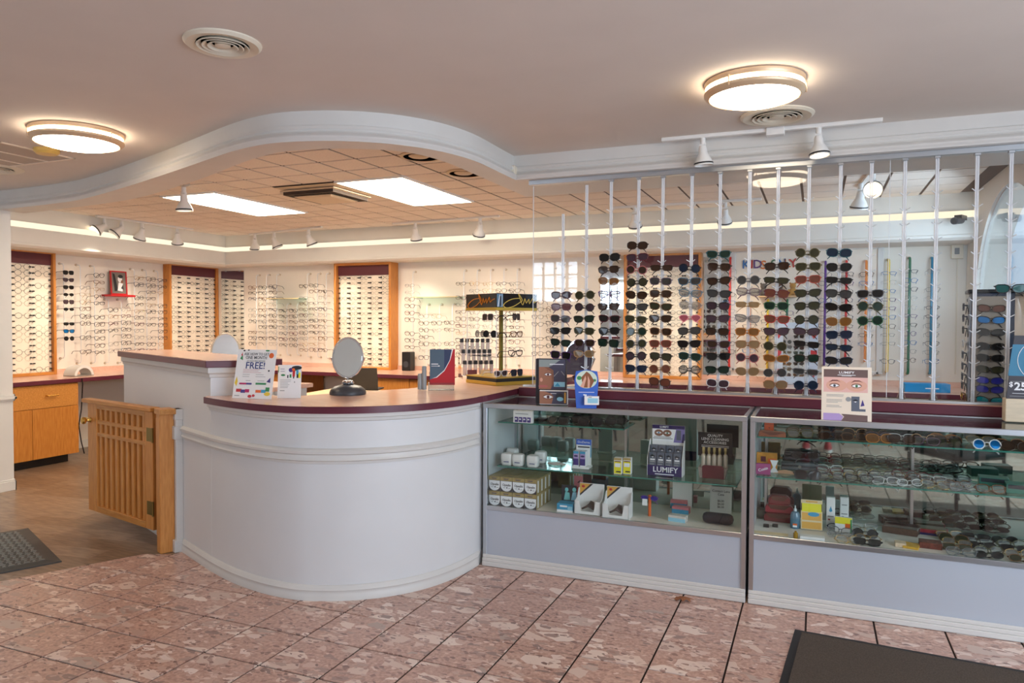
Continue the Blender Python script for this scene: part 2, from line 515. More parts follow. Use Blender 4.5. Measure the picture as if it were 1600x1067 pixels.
# ------------------------------------------------------------------ bulkhead over the counter
OUT = spline([(-6.54, 4.20), (-6.0, 4.175), (-5.5, 4.12), (-5.2, 4.04), (-4.78, 3.905), (-4.18, 3.69), (-3.6, 3.47), (-3.1, 3.275), (-2.85, 3.205), (-2.66, 3.19), (-2.44, 3.24), (-2.26, 3.33), (-2.1, 3.47), (-1.97, 3.68), (-1.9, 3.96), (-1.895, 4.3)], 4)+[(-1.895, 4.6), (3.2, 4.6)]
INN = spline([(-6.54, 4.41), (-6.11, 4.37), (-5.25, 4.264), (-4.69, 4.12), (-4.0, 3.85), (-3.6, 3.675), (-3.3, 3.53), (-3.04, 3.42), (-2.78, 3.35), (-2.5, 3.385), (-2.25, 3.51), (-2.12, 3.66), (-2.06, 3.9), (-2.05, 4.15), (-2.05, 4.7)], 4)+[(-2.05, 5.22), (RX, 5.22)]
face = [(0, ZC+.05), (0, 2.545), (.014, 2.54), (.016, 2.524), (.006, 2.515), (.01, 2.505), (.026, 2.495), (.034, 2.48), (.03, 2.468), (.022, 2.462), (.02, ZB), (0, ZB)]
b = MB().sweep(OUT, face)
b.sweep(INN, [(0, ZB), (0, ZT+.05)])
bm_ = bmesh.new()
def flat(poly, z, holes=None):
    "triangulated flat polygon"
    bm = bmesh.new()
    vs = [bm.verts.new((x, y, z)) for x, y in poly]
    f = bm.faces.new(vs)
    r = bmesh.ops.triangulate(bm, faces=[f])
    bm.verts.index_update()
    out = [tuple(v.co) for v in bm.verts], [tuple(v.index for v in fc.verts) for fc in bm.faces]
    bm.free()
    return out
b.add(*flat(OUT+[(3.2, 5.22)]+[p for p in reversed(INN)], ZB))
bulk = struct(b.build('trim_2', TRIMW, smooth=True))
# lobby ceiling
cp = OUT+[(3.4, 4.6), (3.4, YB-.2), (-6.74, YB-.2), (-6.74, 4.2)]
b = MB().add(*flat(cp, ZC)); b.add(*flat(cp, 2.95))
ceil = struct(b.build('ceiling', CEIL))
# tiled ceiling over the optical area
b = MB().box((LX-.1, 3.0, ZT+.006), (RX+.1, 8.3, ZT+.05))
cb = struct(b.build('ceiling_back', CGRID))
def inside(x, y, poly):
    c = False
    n = len(poly)
    for i in range(n):
        (x1, y1), (x2, y2) = poly[i], poly[(i+1) % n]
        if (y1 > y) != (y2 > y) and x < (x2-x1)*(y-y1)/(y2-y1)+x1: c = not c
    return c
reg = [(p[0], p[1]-.25) for p in INN]+[(RX, 8.1), (LX, 8.1), (LX, 4.3), (-6.54, 4.2)]
G = .33
gx0, gy0 = -3.76, 5.17
SKIP = set()
for i0 in (-6, 0):
    for i in range(2):
        for j in range(4): SKIP.add((i0+i, j))
for i in range(2):
    for j in range(2): SKIP.add((-2+i, 0+j))
shared = None; nt_ = 0; rest = MB()
cells = []
for i in range(-13, 16):
    for j in range(-6, 9):
        x0, y0 = gx0+i*G, gy0+j*G
        if (i, j) in SKIP or not inside(x0+G/2, y0+G/2, reg) or y0 > 7.85 or x0+G < -7.6: continue
        if x0+G > RX or x0 < -7.6:
            if x0 < RX: rest.box((max(x0, -7.62)+.011, y0+.011, ZT-.001), (min(x0+G, RX)-.011, y0+G-.011, ZT+.0055))
            continue
        if y0 < 5.0 and x0 > -1.9: continue
        cells.append(((x0+G/2)**2+(y0+G/2)**2, x0+G/2, y0+G/2))
cells.sort()
for d, x, y in cells:
    if nt_ < 290:
        if shared is None:
            shared = MB().box((-G/2+.011, -G/2+.011, -.001), (G/2-.011, G/2-.011, .0055)).build('ceiling_tile', CTILE, cb, bevel=.001)
            o = shared
        else:
            o = shared.copy(); COL.objects.link(o); o.parent = cb
        o.location = (x, y, ZT); nt_ += 1
    else: rest.box((x-G/2+.011, y-G/2+.011, ZT-.001), (x+G/2-.011, y+G/2-.011, ZT+.0055))
if rest.v: o = rest.build('ceiling_tile_field', CTILE, cb); o['kind'] = 'stuff'
# upper wall, ledge and fascia round the optical area
SP = [(-7.57, 4.1), (-7.57, 7.9), (1.31, 7.66)]
prof = [(0, ZT+.02), (0, 2.525), (.012, 2.522), (.012, 2.515), (.085, 2.45), (.085, 2.30), (.1, 2.295), (.1, 2.272), (.07, 2.255), (.06, 2.25), (-.5, 2.25)]
struct(MB().sweep(SP, prof).build('trim_3', WHITE))
# the glowing strip of the cove lighting along the sloped ledge
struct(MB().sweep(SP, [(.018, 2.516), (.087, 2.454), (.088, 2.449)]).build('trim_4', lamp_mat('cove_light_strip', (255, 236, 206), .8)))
# ------------------------------------------------------------------ ceiling fixtures
DIFF = lamp_mat('lamp_diffuser', (255, 234, 204), 12.0)
TROF = lamp_mat('troffer_diffuser', (255, 238, 214), 17.0)
BULB = lamp_mat('spot_bulb', (255, 228, 184), 6)
NICK = mat('brushed_nickel_warm', (226, 196, 160), .4, .35)
def ceiling_light(x, y, r, label):
    t = thing('ceiling_light', label, 'ceiling light', (x, y, ZC), 0, 'round flush ceiling lights')
    MB().lathe([(r*.98, 0), (r, -.004), (r, -.022), (r*.985, -.026)], 40, cap0=True).build('mounting_ring', NICK, t, smooth=True)
    MB().lathe([(r*.96, -.024), (r*.965, -.052), (r*.96, -.058), (r*.9, -.072), (r*.7, -.088), (r*.4, -.097), (r*.05, -.1)], 40).build('diffuser', DIFF, t, smooth=True)
    MB().lathe([(r*.99, -.046), (r, -.048), (r, -.058), (r*.985, -.062), (r*.9, -.076), (r*.885, -.073), (r*.965, -.056), (r*.975, -.046)], 40, cap0=False, cap1=False).build('trim_ring', NICK, t, smooth=True)
    for k in range(3):
        a = 2*PI*k/3+2.2
        MB().cyl((r*1.005*math.cos(a), r*1.005*math.sin(a), -.02), (r*1.005*math.cos(a), r*1.005*math.sin(a), -.066), .004, 6).build('post', NICK, t)
ceiling_light(-.28, 3.60, .225, 'larger round flush ceiling light glowing above the glass display cases')
ceiling_light(-4.06, 3.06, .25, 'round flush ceiling light glowing above the wooden gate')
VENTD = mat('vent_dark', (58, 46, 38), .8)
def vent(x, y, r, label):
    t = thing('ceiling_vent', label, 'vent', (x, y, ZC), 0, 'round ceiling air vents')
    MB().lathe([(r, 0), (r, -.006), (r*.92, -.016), (r*.68, -.01), (r*.66, -.002)], 36, cap0=False, cap1=False).build('rim', CREAM, t, smooth=True)
    MB().lathe([(r*.7, -.001), (r*.02, -.001)], 30).build('backing', VENTD, t)
    for k, q in enumerate((.58, .44, .3)):
        MB().lathe([(r*q, -.004), (r*(q+.1), -.018), (r*(q+.08), -.02), (r*(q-.03), -.006)], 30, cap0=False, cap1=False).build('ring', CREAM, t, smooth=True)
    MB().lathe([(r*.2, -.006), (r*.2, -.016), (r*.05, -.02)], 20).build('hub', CREAM, t, smooth=True)
vent(-2.22, 2.31, .15, 'round cream ceiling vent alone above the reception counter front')
vent(-.21, 4.22, .19, 'round cream ceiling vent between ceiling light and white track light')
q = P(-12, 262, z=ZC)
vent(q.x, q.y, .2, 'round ceiling vent cut by the frame beside the square access panel')
q = P(73, 233, z=ZC)
t = tag(MB().lathe([(.075, 0), (.075, -.02), (.06, -.034), (.02, -.036)], 24).build('smoke_detector', mat('yellowed_plastic', (226, 190, 104), .4), smooth=True, loc=(q.x, q.y, ZC)), 'yellowed round smoke detector at the edge of the access panel', 'smoke detector')
# access panel near the left ceiling light
t = thing('access_panel', 'square grey ceiling panel edged by thin white strips beside smoke detector', 'ceiling panel', (-5.0, 3.3, ZC))
PANELG = mat('panel_grey', (196, 182, 168), .85)
STRIP = mat('white_strip', (238, 222, 204), .5)
for i, (x0, x1) in enumerate(((-.55, -.25), (-.25, .0), (.0, .255))):
    MB().box((x0+.01, -.24, -.004), (x1-.01, .24, 0)).build('panel', PANELG, t)
for x in (-.55, -.25, 0, .255): MB().box((x-.008, -.25, -.008), (x+.008, .25, 0)).build('strip', STRIP, t)
for y in (-.25, .25): MB().box((-.56, y-.008, -.008), (.263, y+.008, 0)).build('strip', STRIP, t)
def spot_head(parent, loc, aim, lit=False, s=1.2):
    "a white flared track head hung below a track; returns nothing"
    loc = Vector(loc); d = (Vector(aim)-loc); d.normalize()
    M = d.to_track_quat('Z', 'Y').to_matrix().to_4x4()
    M.translation = loc+Vector((0, 0, -.075*s))
    b = MB()
    b.cyl(loc, loc+Vector((0, 0, -.045*s)), .018*s, 10)
    b.cyl(loc+Vector((-.02*s, 0, -.045*s)), loc+Vector((.02*s, 0, -.045*s)), .012*s, 10)
    h = b.build('spot_head', WPLAS, parent, smooth=True)
    sh = MB()
    prof = [(.022, -.02), (.028, .0), (.03, .03), (.05, .065), (.062, .095), (.063, .11)]
    sh.lathe([(r*s, z*s) for r, z in prof]+[(.058*s, .108*s), (.045*s, .07*s)], 20, M=M.to_3x3(), c=M.translation, cap1=False)
    sh.build('shade', WPLAS, h, smooth=True)
    MB().lathe([(.0635*s, .092*s), (.0645*s, .094*s), (.0645*s, .1*s), (.0635*s, .102*s)], 20, M=M.to_3x3(), c=M.translation, cap0=False, cap1=False).build('shade_ring', BLACK, h)
    MB().lathe([(.044*s, .08*s), (.028*s, .094*s), (.005*s, .098*s)], 16, M=M.to_3x3(), c=M.translation).build('bulb', BULB if lit else mat('dark_bulb', (200, 192, 176), .2), h, smooth=True)
def track(label, p0, p1, heads, z, box=None, hs=1.12):
    p0, p1 = Vector(p0), Vector(p1)
    t = thing('track_light', label, 'track light', (0, 0, 0), 0, 'white track lights')
    d = (p1-p0); ln = d.length; d.normalize()
    M = Matrix(((d.x, -d.y, 0, (p0.x+p1.x)/2), (d.y, d.x, 0, (p0.y+p1.y)/2), (0, 0, 1, z), (0, 0, 0, 1)))
    MB().box((-ln/2, -.018, -.022), (ln/2, .018, 0), M=M).build('track', WPLAS, t, bevel=.003)
    if box is not None: MB().box((box-.05, -.03, -.045), (box+.05, .03, 0), M=M).build('junction_box', WPLAS, t, bevel=.004)
    for hp, aim, lit in heads: spot_head(t, (hp[0], hp[1], z-.02), aim, lit, hs)
def Z(px, py, z=ZT): return P(px, py, z=z)
y0 = 4.49
hx = [P(1098, 232, y=y0).x, P(1279, 215, y=y0).x]
track('white track light with two heads on the ceiling above the acrylic rods', (-.88, y0, 0), (.32, y0, 0), [((hx[0], y0), (hx[0]+.1, y0+.08, 1), False), ((hx[1], y0), (hx[1]+.12, y0-.12, 1), True)], ZC, .05, .88)
a, b_ = Z(150, 336), Z(301, 357)
hd = [Z(163, 339), Z(190, 342), Z(222, 346), Z(277, 354)]
track('white track light with four heads along the left optical wall', a, b_, [((hd[0].x, hd[0].y), (-7.9, 4.6, 1.7), True), ((hd[1].x, hd[1].y), (-7.95, 5.0, 1.4), False), ((hd[2].x, hd[2].y), (-8, 6.4, 1.3), False), ((hd[3].x, hd[3].y), (-7.9, 7.4, 1.1), False)], ZT)
for h, aim in zip(hd, ((-8, 5.2, 1.7), (-8, 5.9, 1.5), (-8, 6.8, 1.5), (-8, 7.7, 1.4))): spot((h.x+.3, h.y, 2.44), (aim[0], aim[1], 1.25), 30, 56)
a, b_ = Z(390, 365), Z(503, 353)
hd = [Z(398, 364), Z(428, 361), Z(482, 356)]
track('white track light with three heads near the corner of the back wall', a, b_, [((h.x, h.y), (h.x+q, 8.1, 1.2), False) for h, q in zip(hd, (-.2, .5, .4))], ZT)
for h, q in zip(hd, (-.2, .6, .4)): spot((h.x, h.y-.28, 2.44), (h.x+q, 8.1, 1.25), 36, 56)
a, b_ = Z(614, 348), Z(780, 336)
hd = [Z(649, 346), Z(750, 338)]
track('white track light with two heads above the black scripted display tower', a, b_, [((h.x, h.y), (h.x+q, 8.1, 1.2), False) for h, q in zip(hd, (-.1, -.5))], ZT)
for h, q in zip(hd, (-.3, -.1)): spot((h.x, h.y-.28, 2.44), (h.x+q, 8.1, 1.25), 40, 60)
a, b_ = Z(297, 286), Z(339, 277)
h = Z(287, 289)
track('short white track light with one lit head over the half wall', a, (h.x-.05, h.y+.02, 0), [((h.x, h.y), (h.x, h.y+.1, 1), True)], ZT)
a, b_ = Z(955, 323), Z(1190, 309)
hd = [Z(992, 321), Z(1133, 313)]
track('white track light with two heads seen through the glass left of the second ceiling glow', a, b_, [((h.x, h.y), (h.x-.1, 8.1, 1.3), False) for h in hd], ZT)
for h in hd: spot((h.x, h.y-.28, 2.44), (h.x, 8.1, 1.25), 36, 60)
h1, h2 = Z(1345, 283), Z(1364, 268)
track('white track light with two heads near the arched window, one lit', (h1.x, h1.y+.25, 0), (h2.x, h2.y-.2, 0), [((h1.x, h1.y), (h1.x-.1, h1.y+.3, 1.6), False), ((h2.x, h2.y), (h2.x-.05, h2.y-1.2, 2.0), True)], ZT)
# troffers and square diffuser in the tile grid
for k, i0 in enumerate((-6, 0)):
    cx, cy = gx0+(i0+1)*G, gy0+2*G
    t = thing('troffer', ('long fluorescent ceiling panel nearest the left optical wall', 'long fluorescent ceiling panel beside the square air diffuser on its right')[k], 'ceiling light', (cx, cy, ZT), 0, 'fluorescent panels')
    b = MB()
    for s in (-1, 1):
        b.box((s*G-.012, -2*G, -.014), (s*G+.012, 2*G, .006)); b.box((-G, s*2*G-.012, -.014), (G, s*2*G+.012, .006))
    b.build('frame', WPLAS, t)
    MB().box((-G+.012, -2*G+.012, -.008), (G-.012, 2*G-.012, .004)).build('diffuser', TROF, t)
t = thing('air_diffuser', 'square stepped air diffuser with dark gaps between the two fluorescent panels', 'vent', (gx0-2*G+G, gy0+G, ZT))
MB().box((-G, -G, -.004), (G, G, .004)).build('backing', VENTD, t)
CTRIM = mat('diffuser_cream', (214, 190, 160), .5)
MB().box((-G*.8, -G*.8, -.07), (G*.8, G*.8, 0)).build('plenum', VENTD, t)
for q, z in ((.97, -.012), (.86, -.036), (.74, -.058), (.6, -.078)):
    o_ = q*G
    MB().add([(-o_, -o_, z), (o_, -o_, z), (o_, o_, z), (-o_, o_, z), (-o_*.86, -o_*.86, z-.012), (o_*.86, -o_*.86, z-.012), (o_*.86, o_*.86, z-.012), (-o_*.86, o_*.86, z-.012), (-o_, -o_, z+.004), (o_, -o_, z+.004), (o_, o_, z+.004), (-o_, o_, z+.004)], [(0, 1, 5, 4), (1, 2, 6, 5), (2, 3, 7, 6), (3, 0, 4, 7), (4, 5, 6, 7), (8, 9, 1, 0), (9, 10, 2, 1), (10, 11, 3, 2), (11, 8, 0, 3)]).build('louvre', CTRIM, t)
for k, (px, py) in enumerate(((658, 245), (727, 271))):
    q = Z(px, py, ZT-.01)
    t = thing('recessed_downlight', ('recessed eyeball downlight nearer the curve of the bulkhead', 'recessed eyeball downlight nearer the inner bulkhead corner')[k], 'downlight', (q.x, q.y, ZT-.012), 0, 'recessed downlights')
    MB().lathe([(.15, .01), (.15, .0), (.13, -.004), (.125, .002)], 24, cap0=False, cap1=False).build('trim_ring', CTRIM, t, smooth=True)
    MB().lathe([(.126, -.0005), (.01, -.0005)], 24).build('housing', VENTD, t)
    MB().lathe([(.075, -.001), (.06, -.008), (.02, -.012)], 18, c=(.0, -.03, 0)).build('eyeball', CTRIM, t, smooth=True)
t = thing('motion_sensor', 'small white sensor box at the inner corner of the bulkhead', 'sensor', (-1.885, 4.565, 2.515))
MB().cbox((0, 0, 0), (.04, .05, .062)).build('body', CREAM, t, bevel=.006)
MB().cbox((.0, -.026, .012), (.02, .004, .02)).build('lens', WPLAS, t, bevel=.001)
# ------------------------------------------------------------------ reception counter
TB = [(-3.36, 3.357), (-3.328, 3.343), (-3.15, 3.272), (-2.969, 3.218), (-2.77, 3.18), (-2.578, 3.177), (-2.45, 3.21), (-2.327, 3.264), (-2.21, 3.345), (-2.105, 3.449), (-2.01, 3.595), (-1.949, 3.755), (-1.915, 3.92), (-1.904, 4.08), (-1.9, 4.14), (-1.9, 4.62)]
TB = spline(TB, 4)
FC = offset(TB, -.018)
rc = thing('reception_counter', 'white curved reception counter front with a chair rail moulding', 'counter')
bk = offset(TB, -.1)
b = MB()
b.sweep(FC, [(0, 0), (0, 1.012)]); b.sweep(bk, [(0, 0), (0, 1.012)])
n = len(FC)
b.add([(*FC[0], 0), (*bk[0], 0), (*bk[0], 1.012), (*FC[0], 1.012)], [(0, 1, 2, 3)]); b.add([(*FC[-1], 0), (*bk[-1], 0), (*bk[-1], 1.012), (*FC[-1], 1.012)], [(0, 1, 2, 3)])
b.build('front_panel', PANELW, rc, smooth=True)
RAIL = [(0, .735), (.008, .737), (.01, .75), (.02, .756), (.014, .765), (.012, .785), (.022, .792), (.024, .806), (.014, .815), (.004, .82), (0, .82)]
BASE = [(0, 0), (.018, 0), (.018, .028), (.014, .034), (.014, .05), (.018, .056), (.012, .066), (.008, .078), (.003, .082), (0, .082)]
MB().sweep(FC, RAIL).build('chair_rail', TRIMW, rc, smooth=True)
MB().sweep(FC, BASE).build('base_trim', TRIMW, rc, smooth=True)
MB().sweep(FC, [(0, .965), (.012, .97), (.014, .985), (.024, .99), (.024, 1.012), (0, 1.012)]).build('cove_trim', TRIMW, rc, smooth=True)
# countertop
ct = thing('countertop', 'pink wood grain countertop with burgundy edge on the curved reception counter', 'countertop', (0, 0, 0))
oe = offset(TB, .03)
oe = [(-3.405, 3.42)]+oe[3:]+[(-1.868, 4.62), (-1.868, 5.85)]
ie = spline([(-2.78, 5.85), (-2.64, 5.0), (-2.52, 4.45), (-2.6, 4.2), (-2.72, 3.98), (-2.82, 3.76), (-2.88, 3.62), (-2.98, 3.55), (-3.12, 3.6)], 3)+[(-3.22, 3.62), (-3.33, 3.47)]
top = oe+ie
b = MB(); b.add(*flat(top, 1.05)); b.add(*flat(top, 1.012))
b.build('top_surface', PINK, ct)
n = len(top)
b = MB().add([(x, y, 1.012) for x, y in top]+[(x, y, 1.049) for x, y in top], [(i, (i+1) % n, n+(i+1) % n, n+i) for i in range(n)])
b.build('edge_band', BURG, ct, smooth=True)
MB().box((-2.6, 4.7, 0), (-1.92, 5.8, 1.011)).build('pedestal', PANELW, ct)
# ledge that carries the acrylic rods
lg = thing('counter_ledge', 'burgundy edged ledge running behind the glass cases under the rods', 'ledge')
MB().box((-1.865, 4.625, 1.0), (RX-.003, 4.84, 1.058)).build('edge_band', BURG, lg, bevel=.004)
MB().box((-1.865, 4.63, 1.058), (RX-.003, 4.84, 1.063)).build('top_surface', PINK, lg)
MB().box((-1.84, 4.635, 1.063), (RX-.01, 4.672, 1.077)).build('track', SILV, lg, bevel=.002)
MB().box((-1.865, 4.66, 0), (RX-.003, 4.8, 1.0)).build('back_panel', PANELW, lg)
# ------------------------------------------------------------------ half wall
hw = thing('raised_counter', 'raised white half wall with a burgundy edged cap behind the gate', 'half wall')
H0, H1 = Vector((-3.352, 3.372)), Vector((-5.0, 4.14))
hd_ = (H1-H0).normalized(); hn = Vector((-hd_.y, hd_.x))   # hn points to the camera side
if hn.y > 0: hn = -hn
E0 = H0+Vector((.12, .147)); E1 = H1-hn*.36
pl = [H1, H0, E0, H0-hn*.40+hd_*.05, E1]
MB().prism([tuple(p) for p in pl], 0, 1.222).build('wall_body', PANELW, hw)
def grow(d): return [tuple(H1+hn*d+hd_*d), tuple(H0+hn*d-hd_*d*.6), tuple(E0+Vector((d, -d*.5))), tuple(E0-hn*.25), tuple(E1+hd_*d)]
MB().prism(grow(.035), 1.222, 1.262).build('cap_edge', BURG, hw, bevel=.003)
MB().prism(grow(.033), 1.262, 1.266).build('cap_top', PINK, hw)
path = [tuple(H1), tuple(H0), tuple(E0)]
MB().sweep(path, [(0, 1.16), (.008, 1.163), (.01, 1.18), (.02, 1.19), (.02, 1.222), (0, 1.222)]).build('cove_trim', TRIMW, hw)
S0 = H0+hd_*.49
seg = [tuple(S0), tuple(H0)]
MB().sweep(seg, RAIL).build('chair_rail', TRIMW, hw, smooth=True)
MB().sweep(seg, BASE).build('base_trim', TRIMW, hw, smooth=True)
MB().sweep([tuple(H1), tuple(H0+hd_*.6)], BASE).build('base_trim', TRIMW, hw, smooth=True)
# white filler that the gate post is fixed to
f0 = H0+hd_*.49
def hbox(b, u0, u1, v0, v1, z0, z1, m=0):
    "box in half wall coordinates: u along the wall to the left, v out from its face"
    return b.prism([tuple(H0+hd_*u+hn*v) for u, v in ((u0, v0), (u1, v0), (u1, v1), (u0, v1))], z0, z1, m)
b = hbox(MB(), .485, .56, 0, .045, 0, .93)
hbox(b, .475, .56, 0, .058, .735, .82); hbox(b, .475, .56, 0, .06, 0, .08); hbox(b, .48, .56, 0, .052, .86, .93)
b.build('filler', TRIMW, hw, bevel=.003)
# ------------------------------------------------------------------ gate and post
gp = thing('gate_post', 'square golden oak gate post fixed to the white half wall', 'post')
hbox(MB(), .515, .585, .046, .135, 0, .9).build('post', OAKG, gp, bevel=.003)
hbox(MB(), .47, .6, .0465, .142, .9, .935).build('post_cap', OAKH, gp, bevel=.003)
hbox(MB(), .587, .625, .085, .125, .1, .87).build('stop_strip', OAKG, gp, bevel=.002)
GA, GB = Vector((-4.035, 3.575)), Vector((-4.93, 3.795))
gd = (GB-GA); GW = gd.length; gd.normalize()
gz = math.atan2(-gd.y, -gd.x)
gt = thing('gate', 'low golden oak gate with vertical slats standing open by the half wall', 'gate', (GA.x, GA.y, 0), gz)
# local x runs from the hinge (0) to the latch end (-GW); local -y faces the camera
def gbox(x0, x1, z0, z1, y0=-.018, y1=.03): return MB().box((x0, y0, z0), (x1, y1, z1))
gbox(-.1, 0, .11, .9).build('hinge_stile', OAKG, gt, bevel=.003)
gbox(-GW, -GW+.135, .11, .9).build('latch_stile', OAKG, gt, bevel=.003)
gbox(-GW+.135, -.1, .11, .155).build('bottom_rail', OAKH, gt, bevel=.003)
gbox(-GW+.135, -.1, .862, .9).build('upper_rail', OAKH, gt, bevel=.003)
gbox(-GW-.05, .012, .9, .928, -.04, .03).build('top_cap', OAKH, gt, bevel=.004)
for z in (.755, .665): gbox(-GW+.135, -.1, z, z+.026, -.014, .006).build('cross_rail', OAKH, gt, bevel=.002)
wd = GW-.235
for i in range(9):
    x = -.1-wd*(i+.5)/9
    o = gbox(x-.017, x+.017, .155, .862, -.008, .03).build('slat', OAKG, gt, bevel=.002)
for z in (.21, .70):
    h = gbox(-.075, .002, z, z+.09, -.0205, -.018).build('hinge', ABRASS, gt)
    MB().cyl((.006, -.022, z-.004), (.006, -.022, z+.094), .007, 8).build('hinge_pin', ABRASS, h, smooth=True)
kb = MB().lathe([(.012, 0), (.02, .004), (.012, .012), (.01, .03), (.024, .04), (.027, .05), (.02, .062), (.004, .066)], 16, M=Matrix.Rotation(PI/2, 3, 'X'), c=(-GW+.045, -.018, .775)).build('knob', BRASS, gt, smooth=True)
MB().box((-GW-.03, -.024, .762), (-GW+.05, -.018, .79)).build('latch', BRASS, gt, bevel=.002)
# ------------------------------------------------------------------ worktops and cabinets along the walls
wt = thing('wall_worktop', 'pink topped burgundy edged worktop along the left wall', 'worktop')
MB().box((LX, 4.3, .846), (-7.24, 8.1, .889)).build('edge_band', BURG, wt, bevel=.003)
MB().box((LX, 4.3, .889), (-7.242, 8.1, .893)).build('top_surface', PINK, wt)
MB().box((LX, 4.3, .893), (LX+.02, 8.1, .945)).build('backsplash', PINK, wt)
wt = thing('wall_worktop', 'pink topped burgundy edged worktop along the back wall', 'worktop')
MB().box((-7.238, 7.32, .846), (RX-.004, 8.1, .889)).build('edge_band', BURG, wt, bevel=.003)
MB().box((-7.238, 7.322, .889), (RX-.004, 8.1, .893)).build('top_surface', PINK, wt)
MB().box((-7.95, 8.08, .893), (RX-.004, 8.1, .945)).build('backsplash', PINK, wt)
cbn = thing('base_cabinet', 'golden oak base cabinet with one drawer under the left worktop', 'cabinet', (-7.27, 4.9, 0))
MB().box((-.7, -.58, .09), (-.02, .565, .845)).build('body', OAK, cbn)
MB().box((-.7, -.56, 0), (-.09, .5, .09)).build('toe_kick', BLACK, cbn)
dr = MB().box((-.02, -.575, .605), (0, .56, .84)).build('drawer', OAKH, cbn, bevel=.002)
MB().tube([(0, .2, .73), (.028, .2, .73), (.028, .32, .73), (0, .32, .73)], .006, 6).build('handle', BRASS, dr)
for y0, y1 in ((-.575, .058), (.062, .56)):
    MB().box((-.02, y0, .092), (0, y1, .6)).build('door', OAK, cbn, bevel=.002)
for k, (x0, x1, lab) in enumerate(((-6.75, -6.05, 'golden oak cabinet under the back worktop left of the oval mirror'), (-4.75, -3.9, 'golden oak open cabinet under the back worktop behind the laptop'))):
    cbn = thing('base_cabinet', lab, 'cabinet', ((x0+x1)/2, 7.36, 0))
    h = (x1-x0)/2
    MB().box((-h, .02, .09), (h, .7, .845)).build('body', OAK, cbn)
    MB().box((-h+.02, .06, 0), (h-.02, .66, .09)).build('toe_kick', BLACK, cbn)
    MB().box((-h, 0, .092), (-.003, .02, .84)).build('door', OAK, cbn, bevel=.002)
    MB().box((.003, 0, .092), (h, .02, .84)).build('door', OAK, cbn, bevel=.002)
struct(MB().box((LX, 4.3, 0), (LX+.014, 8.1, .09)).build('baseboard_left', TRIMW))
struct(MB().box((LX, 8.086, 0), (RX, 8.1, .09)).build('baseboard_back', TRIMW))
# staff desk inside
dk = thing('staff_desk', 'golden oak staff desk carrying the laptop behind the reception counter', 'desk', (-3.75, 6.15, 0), .12)
MB().box((-.95, -.42, .76), (.75, .42, .79)).build('desktop', mat('desk_top', (222, 190, 150), .35, var=.08, scale=6), dk, bevel=.004)
for x in (-.93, .73): MB().box((x, -.4, 0), (x+.02, .4, .76)).build('side_panel', OAK, dk)
MB().box((-.9, .3, .2), (.73, .32, .76)).build('back_panel', OAK, dk)
# ------------------------------------------------------------------ eyewear
SC.cycles.transparent_max_bounces = 32
def lens_outline(kind, n=14):
    A_, B_, ex = {'way': (.028, .021, 2.9), 'round': (.025, .024, 2.0), 'cat': (.029, .0205, 2.5), 'avi': (.029, .0235, 2.3), 'rect': (.028, .016, 3.6),
                  'butter': (.031, .024, 2.5), 'square': (.028, .023, 3.6), 'heart': (.026, .022, 2), 'sport': (.031, .0195, 2.6), 'oval': (.025, .0165, 2.2)}[kind]
    pts = []
    for i in range(n):
        a = 2*PI*i/n
        c, s = math.cos(a), math.sin(a)
        x = A_*math.copysign(abs(c)**(2/ex), c); z = B_*math.copysign(abs(s)**(2/ex), s)
        if kind in ('way', 'square', 'rect'): x *= 1+.09*z/B_
        if kind == 'cat': z += .34*B_*max(0, x/A_)**2*(1 if s > -.2 else .25); x *= 1+.08*z/B_
        if kind == 'butter': x *= 1-.06*z/B_; z += .12*B_*max(0, x/A_)
        if kind == 'avi': x += .004*(z/B_-.3) if z < 0 else 0; x *= 1+.1*z/B_; z -= .002
        if kind == 'sport': z += .2*B_*(x/A_)*(1 if s > 0 else .4)
        if kind == 'heart':
            z = B_*(.9*s+.35*math.sqrt(abs(c))-.25) if s > 0 else B_*s*(1-.0*c); x = A_*c*(1 if s > 0 else (1+.62*s))
        pts.append((x+.035, z))
    return pts
EM = {}
